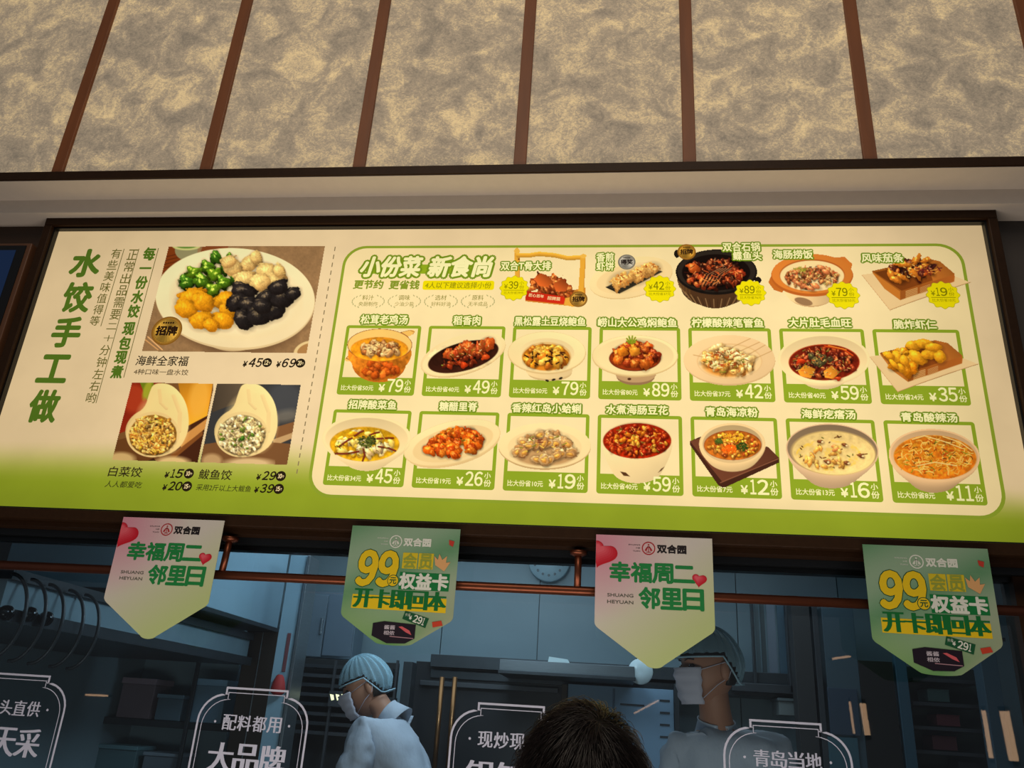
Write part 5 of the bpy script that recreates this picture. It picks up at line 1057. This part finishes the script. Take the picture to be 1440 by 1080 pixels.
def cook(label, hc, faceang, tilt, neck, shL, shR, elL, elR, wrL, wrR, hips, floor_z, capbulge):
    """hc head centre; faceang: heading of the face (deg, 0 = towards camera -y, 90 = towards -x)"""
    hc = Vector(hc); o = thing('person', label, 'person', (hips[0], hips[1], floor_z))
    Rm = Matrix.Rotation(-math.radians(faceang), 4, 'Z') @ Matrix.Rotation(math.radians(tilt), 4, 'X'); M_ = Matrix.Translation(hc) @ Rm; hc0 = hc
    hv, hf = head_verts(); neck, hips = Vector(neck), Vector(hips); chest = neck.lerp(hips, .30); waist = neck.lerp(hips, .68)
    fwd = Rm.to_3x3() @ Vector((0, -1, 0))
    J = [(hips, (.15, .11)), (waist, (.125, .09)), (chest, (.135, .09)), (neck+Vector((0, 0, -.03)), (.055, .05)), (neck.lerp(hc, .45), (.052, .052)), (hc+Vector((0, 0, -.03)), (.056, .06))]
    E_ = [(0, 1), (1, 2), (2, 3), (3, 4), (4, 5)]
    for sh, el, wr in ((shL, elL, wrL), (shR, elR, wrR)):
        n = len(J); sh, el, wr = Vector(sh), Vector(el), Vector(wr); J += [(sh, (.05, .05)), (sh.lerp(el, .5), (.046, .046)), (el, (.042, .042)), (el.lerp(wr, .5), (.038, .036)), (wr, (.028, .024))]; E_ += [(2, n), (n, n+1), (n+1, n+2), (n+2, n+3), (n+3, n+4)]
        d = (wr-el).normalized(); side = d.cross(Vector((0, 0, 1))); side = side if side.length > .1 else Vector((1, 0, 0)); hj, he = hand_joints(wr, d, side, Vector((0, 0, -1)) if abs(d.z) < .8 else fwd); b = len(J); J += hj; E_ += [(n+4, b)]+[(a+b, c+b) for a, c in he]
    for s_ in (-1, 1):
        n = len(J); sx = Vector((shR[0]-shL[0], shR[1]-shL[1], 0)).normalized()*.09*s_; J += [(hips+sx+Vector((0, 0, -.1)), (.095, .095)), (Vector((hips.x, hips.y, floor_z+.50))+sx, (.062, .062)), (Vector((hips.x, hips.y, floor_z+.09))+sx, (.042, .042)), (Vector((hips.x, hips.y, floor_z+.045))+sx+Vector((fwd.x, fwd.y, 0)).normalized()*.14, (.042, .035))]; E_ += [(0, n), (n, n+1), (n+1, n+2), (n+2, n+3)]
    body = skin_body('body', J, E_, M_SKIN, o)
    # head joined into the same body mesh
    bm = bmesh.new(); bm.from_mesh(body.data); l = wloc(o); hv2 = [bm.verts.new(Vector(v)-l) for v in xf(hv, M_)]
    for f in hf:
        try: fc = bm.faces.new([hv2[i] for i in f]); fc.smooth = True
        except ValueError: pass
    for s_ in (-1, 1):          # ears
        for ring in range(1):
            e = []; 
            for i in range(7):
                th = math.pi*i/6
                for j in range(10):
                    ph = 2*math.pi*j/10; e.append(bm.verts.new(M_ @ Vector((s_*(.074+.012*math.sin(th)*abs(math.cos(ph))+.004*math.cos(ph)), .010+.018*math.sin(th)*math.sin(ph), -.008+.032*math.cos(th)))-l))
            for i in range(6):
                for j in range(10):
                    try: fc = bm.faces.new((e[i*10+j], e[(i+1)*10+j], e[(i+1)*10+(j+1) % 10], e[i*10+(j+1) % 10])); fc.smooth = True
                    except ValueError: pass
    bm.to_mesh(body.data); bm.free()
    # eyes
    for s_ in (-1, 1):
        ev, ef = [], []; 
        for i in range(9):
            th = math.pi*i/8
            for j in range(12): ph = 2*math.pi*j/12; ev.append((s_*.031+.0125*math.sin(th)*math.cos(ph), -.0835+.0105*math.sin(th)*math.sin(ph), .008+.008*math.cos(th)))
        for i in range(8):
            for j in range(12): ef.append((i*12+j, (i+1)*12+j, (i+1)*12+(j+1) % 12, i*12+(j+1) % 12))
        mb = MB(); add(mb, xf(ev, M_), ef); mb.build('eye', mat('eye_dark', (40, 30, 26), .2), o, smooth=True)
        mb = MB(); mb.tube(xf([(s_*.014, -.098, .026), (s_*.03, -.096, .032), (s_*.048, -.084, .028)], M_), .0022, 6); mb.build('eyebrow', M_HAIR, o, smooth=True)
    # hair shell
    V, F = head_verts(0, 48, 30, .007); keep = [k for k, v in enumerate(V)]; F2 = [f for f in F if all((V[i][2] > .035 or (V[i][1] > .012 and V[i][2] > -.062)) for i in f)]
    mb = MB(); add(mb, xf(V, M_), F2); h = mb.build('hair', M_HAIR, o, smooth=True); so = h.modifiers.new('solid', 'SOLIDIFY'); so.thickness = .006
    # pleated hair net
    V, F = head_verts(0, 96, 30, .016); V2 = []
    for v in V:
        a = math.atan2(v[1], v[0]); pl = .004*math.sin(a*19)+.0025*math.sin(a*31+1); t = min(1, max(0, (v[2]-.03)/.1)); k = 1+(pl+capbulge*(.4+.6*max(0, v[1]/.1))*(1 if v[2] > 0 else .6))/max(.06, math.hypot(*v)) * (1-.4*t)
        V2.append((v[0]*k, v[1]*k, v[2]*k+.004))
    F2 = [f for f in F if all(V[i][2] > .036-(.085 if V[i][1] > 0 else 0)*min(1, max(0, V[i][1]/.06)) for i in f)]
    mb = MB(); add(mb, xf(V2, M_), F2); nt_ = mb.build('hair_net', M_NET, o, smooth=True); so = nt_.modifiers.new('solid', 'SOLIDIFY'); so.thickness = .001
    # elastic band of the net
    ring = []
    for j in range(48):
        a = 2*math.pi*j/48; yy = .112*math.sin(a); ring.append((.091*math.cos(a), yy, .036-(.085*min(1, max(0, yy/.06)))))
    MB().tube(xf(ring, M_), .003, 6, close=True).build('net_band', M_NETB, o, smooth=True)
    # mask: pleated shell in front of nose and mouth
    V = []; F = []; nu, nv = 20, 14
    for i in range(nv+1):
        t = i/nv; z = .004-.112*t
        for j in range(nu+1):
            u = j/nu*2-1; w_ = .066*(1-.18*t*t); x = w_*u; y = -.126+.055*abs(u)**2.2+.012*t*(1-abs(u))+.0025*math.sin(t*22)-(.010*math.exp(-(u/.25)**2-((t-.25)/.25)**2))+.018*max(0, t-.75)*2
            V.append((x, y, z))
    for i in range(nv):
        for j in range(nu): a = i*(nu+1)+j; F.append((a, a+nu+1, a+nu+2, a+1))
    mb = MB(); add(mb, xf(V, M_), F); mk = mb.build('face_mask', M_MASK, o, smooth=True); so = mk.modifiers.new('solid', 'SOLIDIFY'); so.thickness = .0015
    for s_ in (-1, 1):
        MB().tube(xf([(s_*.064, -.072, -.004), (s_*.076, -.03, .008), (s_*.084, .008, .018), (s_*.088, .030, .0), (s_*.084, .018, -.028), (s_*.074, -.02, -.05), (s_*.056, -.066, -.09)], M_), .0013, 5).build('ear_loop', M_MASK, o, smooth=True)
    # coat: inflated torso and sleeves with open stand collar
    J2 = [(hips+Vector((0, 0, -.32)), (.20, .16)), (hips, (.185, .145)), (waist, (.17, .13)), (chest, (.178, .125)), (neck+(hips-neck).normalized()*.06, (.095, .085))]; E2 = [(0, 1), (1, 2), (2, 3), (3, 4)]
    for sh, el, wr in ((shL, elL, wrL), (shR, elR, wrR)):
        n = len(J2); sh, el, wr = Vector(sh), Vector(el), Vector(wr); J2 += [(sh, (.090, .086)), (sh.lerp(el, .5), (.072, .070)), (el, (.064, .062)), (el.lerp(wr, .85), (.048, .046))]; E2 += [(3, n), (n, n+1), (n+1, n+2), (n+2, n+3)]
    coat = skin_body('coat', J2, E2, M_COAT, o, 3)
    tx = bpy.data.textures.new('folds', 'CLOUDS'); tx.noise_scale = .075; dm = coat.modifiers.new('folds', 'DISPLACE'); dm.texture = tx; dm.strength = .045; dm.texture_coords = 'LOCAL'
    cb_ = MB(); base = neck+(hips-neck).normalized()*.02; ax = (hc-neck).normalized(); sd = Vector((shR[0]-shL[0], shR[1]-shL[1], 0)).normalized(); ft = ax.cross(sd)
    if ft.dot(fwd) < 0: ft = -ft
    n = 28; vs = []
    for k2, (rr_, hh) in enumerate(((.088, -.03), (.080, .0), (.076, .028), (.078, .034))):
        for j in range(n+1):
            a = math.radians(-80+340*(j/n)) ; vs.append(tuple(base+sd*(rr_*math.cos(a+math.radians(-10)+.0))+ft*(rr_*-math.sin(a-math.radians(100)+math.pi/2)*1.0)+ax*hh))
    vs = []
    for rr_, hh in ((.088, -.055), (.072, -.018), (.060, .012), (.061, .019)):
        for j in range(n+1):
            a = math.radians(12)+math.radians(336)*j/n; vs.append(tuple(base+ft*(rr_*math.cos(a))+sd*(rr_*math.sin(a))+ax*(hh-.012*math.cos(a))))
    fs = [(r_*(n+1)+j, r_*(n+1)+j+1, (r_+1)*(n+1)+j+1, (r_+1)*(n+1)+j) for r_ in range(3) for j in range(n)]
    add(cb_, vs, fs); cl = cb_.build('collar', M_COAT, o, smooth=True); so = cl.modifiers.new('solid', 'SOLIDIFY'); so.thickness = .003
    return o
def net_mat():
    m = bpy.data.materials.new('hair_net_film'); m.use_nodes = True; nt = m.node_tree; nt.nodes.clear(); N = nt.nodes.new
    d = N('ShaderNodeBsdfDiffuse'); d.inputs[0].default_value = tuple(lin((150, 186, 204)))+(1,); t = N('ShaderNodeBsdfTransparent'); lw = N('ShaderNodeLayerWeight'); lw.inputs[0].default_value = .35
    ma = N('ShaderNodeMath'); ma.operation = 'MULTIPLY_ADD'; ma.inputs[1].default_value = .5; ma.inputs[2].default_value = .22; nt.links.new(lw.outputs['Facing'], ma.inputs[0])
    mx = N('ShaderNodeMixShader'); nt.links.new(ma.outputs[0], mx.inputs[0]); nt.links.new(t.outputs[0], mx.inputs[1]); nt.links.new(d.outputs[0], mx.inputs[2]); o = N('ShaderNodeOutputMaterial'); nt.links.new(mx.outputs[0], o.inputs[0]); return m
M_NET = net_mat(); M_NETB = mat('net_band', (140, 170, 186), .7)
V3 = lambda px_, py_, Y: Vector([float(v) for v in pt(px_, py_, Y)])
# bending cook, in profile to the left
Y1c = 1.32; hc = V3(516, 966, Y1c); nk = V3(546, 1001, Y1c)
hp_ = nk+Vector((.17, .02, -.56))
cook('cook in pale blue hair net and white coat bending over, face turned left', hc, 78, 24, nk, nk+Vector((-.045, -.17, -.085)), nk+Vector((.0, .17, -.075)), nk+Vector((-.10, -.20, -.37)), nk+Vector((-.06, .20, -.36)), nk+Vector((-.34, -.16, -.44)), nk+Vector((-.32, .10, -.43)), hp_, KF, .003)
# taller cook, body to the camera, face turned left
Y2c = .52; hc = V3(998, 941, Y2c); nk = V3(1008, 1012, Y2c+.02)
cook('taller cook in clear hair net, white face mask and white coat, facing left', hc, 66, 4, nk, nk+Vector((-.125, -.01, -.115)), nk+Vector((.185, .03, -.10)), nk+Vector((-.19, -.02, -.38)), nk+Vector((.25, .02, -.38)), nk+Vector((-.20, -.22, -.52)), nk+Vector((.20, -.2, -.54)), nk+Vector((0.02, .02, -.56)), KF, .006)
Wk = thing('prep_counter', 'long steel preparation counter below the window inside the kitchen', 'counter', (-.3, .45, KF))
# ------------------------------------------------------------------ the customer in front: back of a dark-haired head
Yh = -1.32; top = V3(822, 999, Yh); hcx = Vector((top.x, Yh, top.z-.121)); cu = thing('person', 'dark-haired customer seen from behind at the bottom of the picture, only the crown showing', 'person', (hcx.x, Yh, 0))
M_H = Matrix.Translation(hcx) @ Matrix.Rotation(math.radians(176), 4, 'Z') @ Matrix.Rotation(math.radians(3), 4, 'X') @ Matrix.Diagonal((1.0, .98, 1.0, 1))
nk = hcx+Vector((0, .0, -.17)); hp_ = nk+Vector((0, 0, -.52))
J = [(hp_, (.16, .12)), (nk.lerp(hp_, .6), (.145, .11)), (nk.lerp(hp_, .28), (.165, .11)), (nk+Vector((0, 0, .0)), (.065, .06)), (nk+Vector((0, 0, .07)), (.056, .058)), (hcx+Vector((0, 0, -.02)), (.055, .06))]; E_ = [(0, 1), (1, 2), (2, 3), (3, 4), (4, 5)]
for s_ in (-1, 1):
    n = len(J); sh = nk+Vector((s_*.19, 0, -.08)); el = sh+Vector((s_*.05, -.02, -.29)); wr = el+Vector((-s_*.02, .10, -.23)); J += [(sh, (.065, .065)), (sh.lerp(el, .5), (.052, .052)), (el, (.044, .044)), (el.lerp(wr, .5), (.04, .038)), (wr, (.028, .024))]; E_ += [(2, n), (n, n+1), (n+1, n+2), (n+2, n+3), (n+3, n+4)]
    hj, he = hand_joints(wr, (0, .2, -1), (-s_, .3, 0), (0, 1, 0)); b = len(J); J += hj; E_ += [(n+4, b)]+[(a+b, c+b) for a, c in he]
    n = len(J); J += [(hp_+Vector((s_*.09, 0, -.1)), (.095, .095)), (Vector((hp_.x+s_*.09, Yh, .46)), (.062, .062)), (Vector((hp_.x+s_*.09, Yh, .085)), (.042, .042)), (Vector((hp_.x+s_*.09, Yh+.15, .042)), (.042, .035))]; E_ += [(0, n), (n, n+1), (n+1, n+2), (n+2, n+3)]
body = skin_body('body', J, E_, M_SKIN, cu); bm = bmesh.new(); bm.from_mesh(body.data); l = wloc(cu); hv, hf = head_verts(); hv2 = [bm.verts.new(Vector(v)-l) for v in xf(hv, M_H)]
for f in hf:
    try: fc = bm.faces.new([hv2[i] for i in f]); fc.smooth = True
    except ValueError: pass
bm.to_mesh(body.data); bm.free()
J2 = [(hp_+Vector((0, 0, -.12)), (.19, .15)), (hp_, (.185, .145)), (nk.lerp(hp_, .6), (.17, .13)), (nk.lerp(hp_, .28), (.18, .125)), (nk+Vector((0, 0, -.03)), (.078, .07))]; E2 = [(0, 1), (1, 2), (2, 3), (3, 4)]
for s_ in (-1, 1):
    n = len(J2); sh = nk+Vector((s_*.19, 0, -.08)); el = sh+Vector((s_*.05, -.02, -.29)); wr = el+Vector((-s_*.02, .10, -.23)); J2 += [(sh, (.08, .08)), (sh.lerp(el, .5), (.068, .068)), (el, (.06, .06)), (el.lerp(wr, .85), (.046, .046))]; E2 += [(3, n), (n, n+1), (n+1, n+2), (n+2, n+3)]
skin_body('jacket', J2, E2, mat('dark_jacket', (40, 40, 46), .7), cu, 2)
V, F = head_verts(0, 48, 30, .006); F2 = [f for f in F if all((V[i][2] > .035 or (V[i][1] > .0 and V[i][2] > -.075)) for i in f)]
mb = MB(); add(mb, xf(V, M_H), F2); mb.build('hair', mat('hair_base', (16, 10, 7), .7), cu, smooth=True)
# strands combed out from the whorl at the crown
rng = np.random.default_rng(5); N_ = 9000; whorl = np.array((-.022, .052, .105)); whorl = whorl/np.linalg.norm(whorl/np.array((.076, .097, .118)))
W_ = whorl/np.array((.076, .097, .118)); W_ /= np.linalg.norm(W_)
S = rng.normal(size=(N_, 3)); S /= np.linalg.norm(S, axis=1)[:, None]; S = S[(S[:, 2] > -.15) | (S[:, 1] > .1)]; S = S[S[:, 2] > -.6]
segs = 6; P = []; cur = S.copy(); step = rng.uniform(.045, .085, len(S)); swirl = rng.normal(.45, .30, len(S)); clump = rng.normal(size=(len(S),))*.004
for k in range(segs):
    lift = .0075+.0025*math.sin(k/(segs-1)*math.pi)+.001*rng.random(len(S))*k/segs
    base = cur*np.array((.076, .097, .118)); low = np.clip(-cur[:, 2], 0, 1); base[:, 0] *= 1-.34*low**1.4; base[:, 1] *= np.where(cur[:, 1] > 0, 1-.42*low**1.2, 1-.12*low)
    nrm = base/np.linalg.norm(base, axis=1)[:, None]; P.append(base+nrm*(lift+np.abs(clump))[:, None])
    away = cur-W_*(cur@W_)[:, None]; dd = np.linalg.norm(away, axis=1)[:, None]+1e-4; away = away/dd; tang = np.cross(W_, away); g = away*1.0+tang*(swirl*np.exp(-dd[:, 0]*1.8))[:, None]+rng.normal(size=cur.shape)*.07
    g -= cur*(np.sum(g*cur, axis=1))[:, None]; cur = cur+g*step[:, None]*1.3; cur /= np.linalg.norm(cur, axis=1)[:, None]
P = np.stack(P, 1); n_, s__, _ = P.shape
T = np.gradient(P, axis=1); T /= np.linalg.norm(T, axis=2)[..., None]+1e-9; Nn = P/np.linalg.norm(P, axis=2)[..., None]; Bn = np.cross(T, Nn); wd = np.linspace(1, .25, s__)[None, :, None]*.00062
VV = np.stack([P+Bn*wd, P-Bn*wd, P+Nn*wd*1.2], 2).reshape(-1, 3)
Mh = np.array(M_H); VV = VV@Mh[:3, :3].T+Mh[:3, 3]
base = (np.arange(n_)[:, None]*s__+np.arange(s__-1)[None])*3; base = base.reshape(-1)
FF_ = np.concatenate([np.stack([base+a, base+b, base+3+b, base+3+a], 1) for a, b in ((0, 1), (1, 2), (2, 0))])
st = np_mesh('hair_strands', VV, FF_, mat('hair_strand', (32, 18, 11), .35, 0, 0, 0, spec=.5), cu); st['kind'] = 'stuff'
# counter below the window (inside), carries nothing in view
for nm, x0_, x1_, y0_, y1_, z0_, z1_, mm in (('worktop', -2.7, 2.2, .29, .42, .80, .84, M_STEEL), ('base', -2.68, 2.18, .30, .41, KF, .80, M_STEELD)): MB().box(x0_, x1_, y0_, y1_, z0_, z1_).build(nm, mm, Wk)

# zip and seam on the taller cook's coat
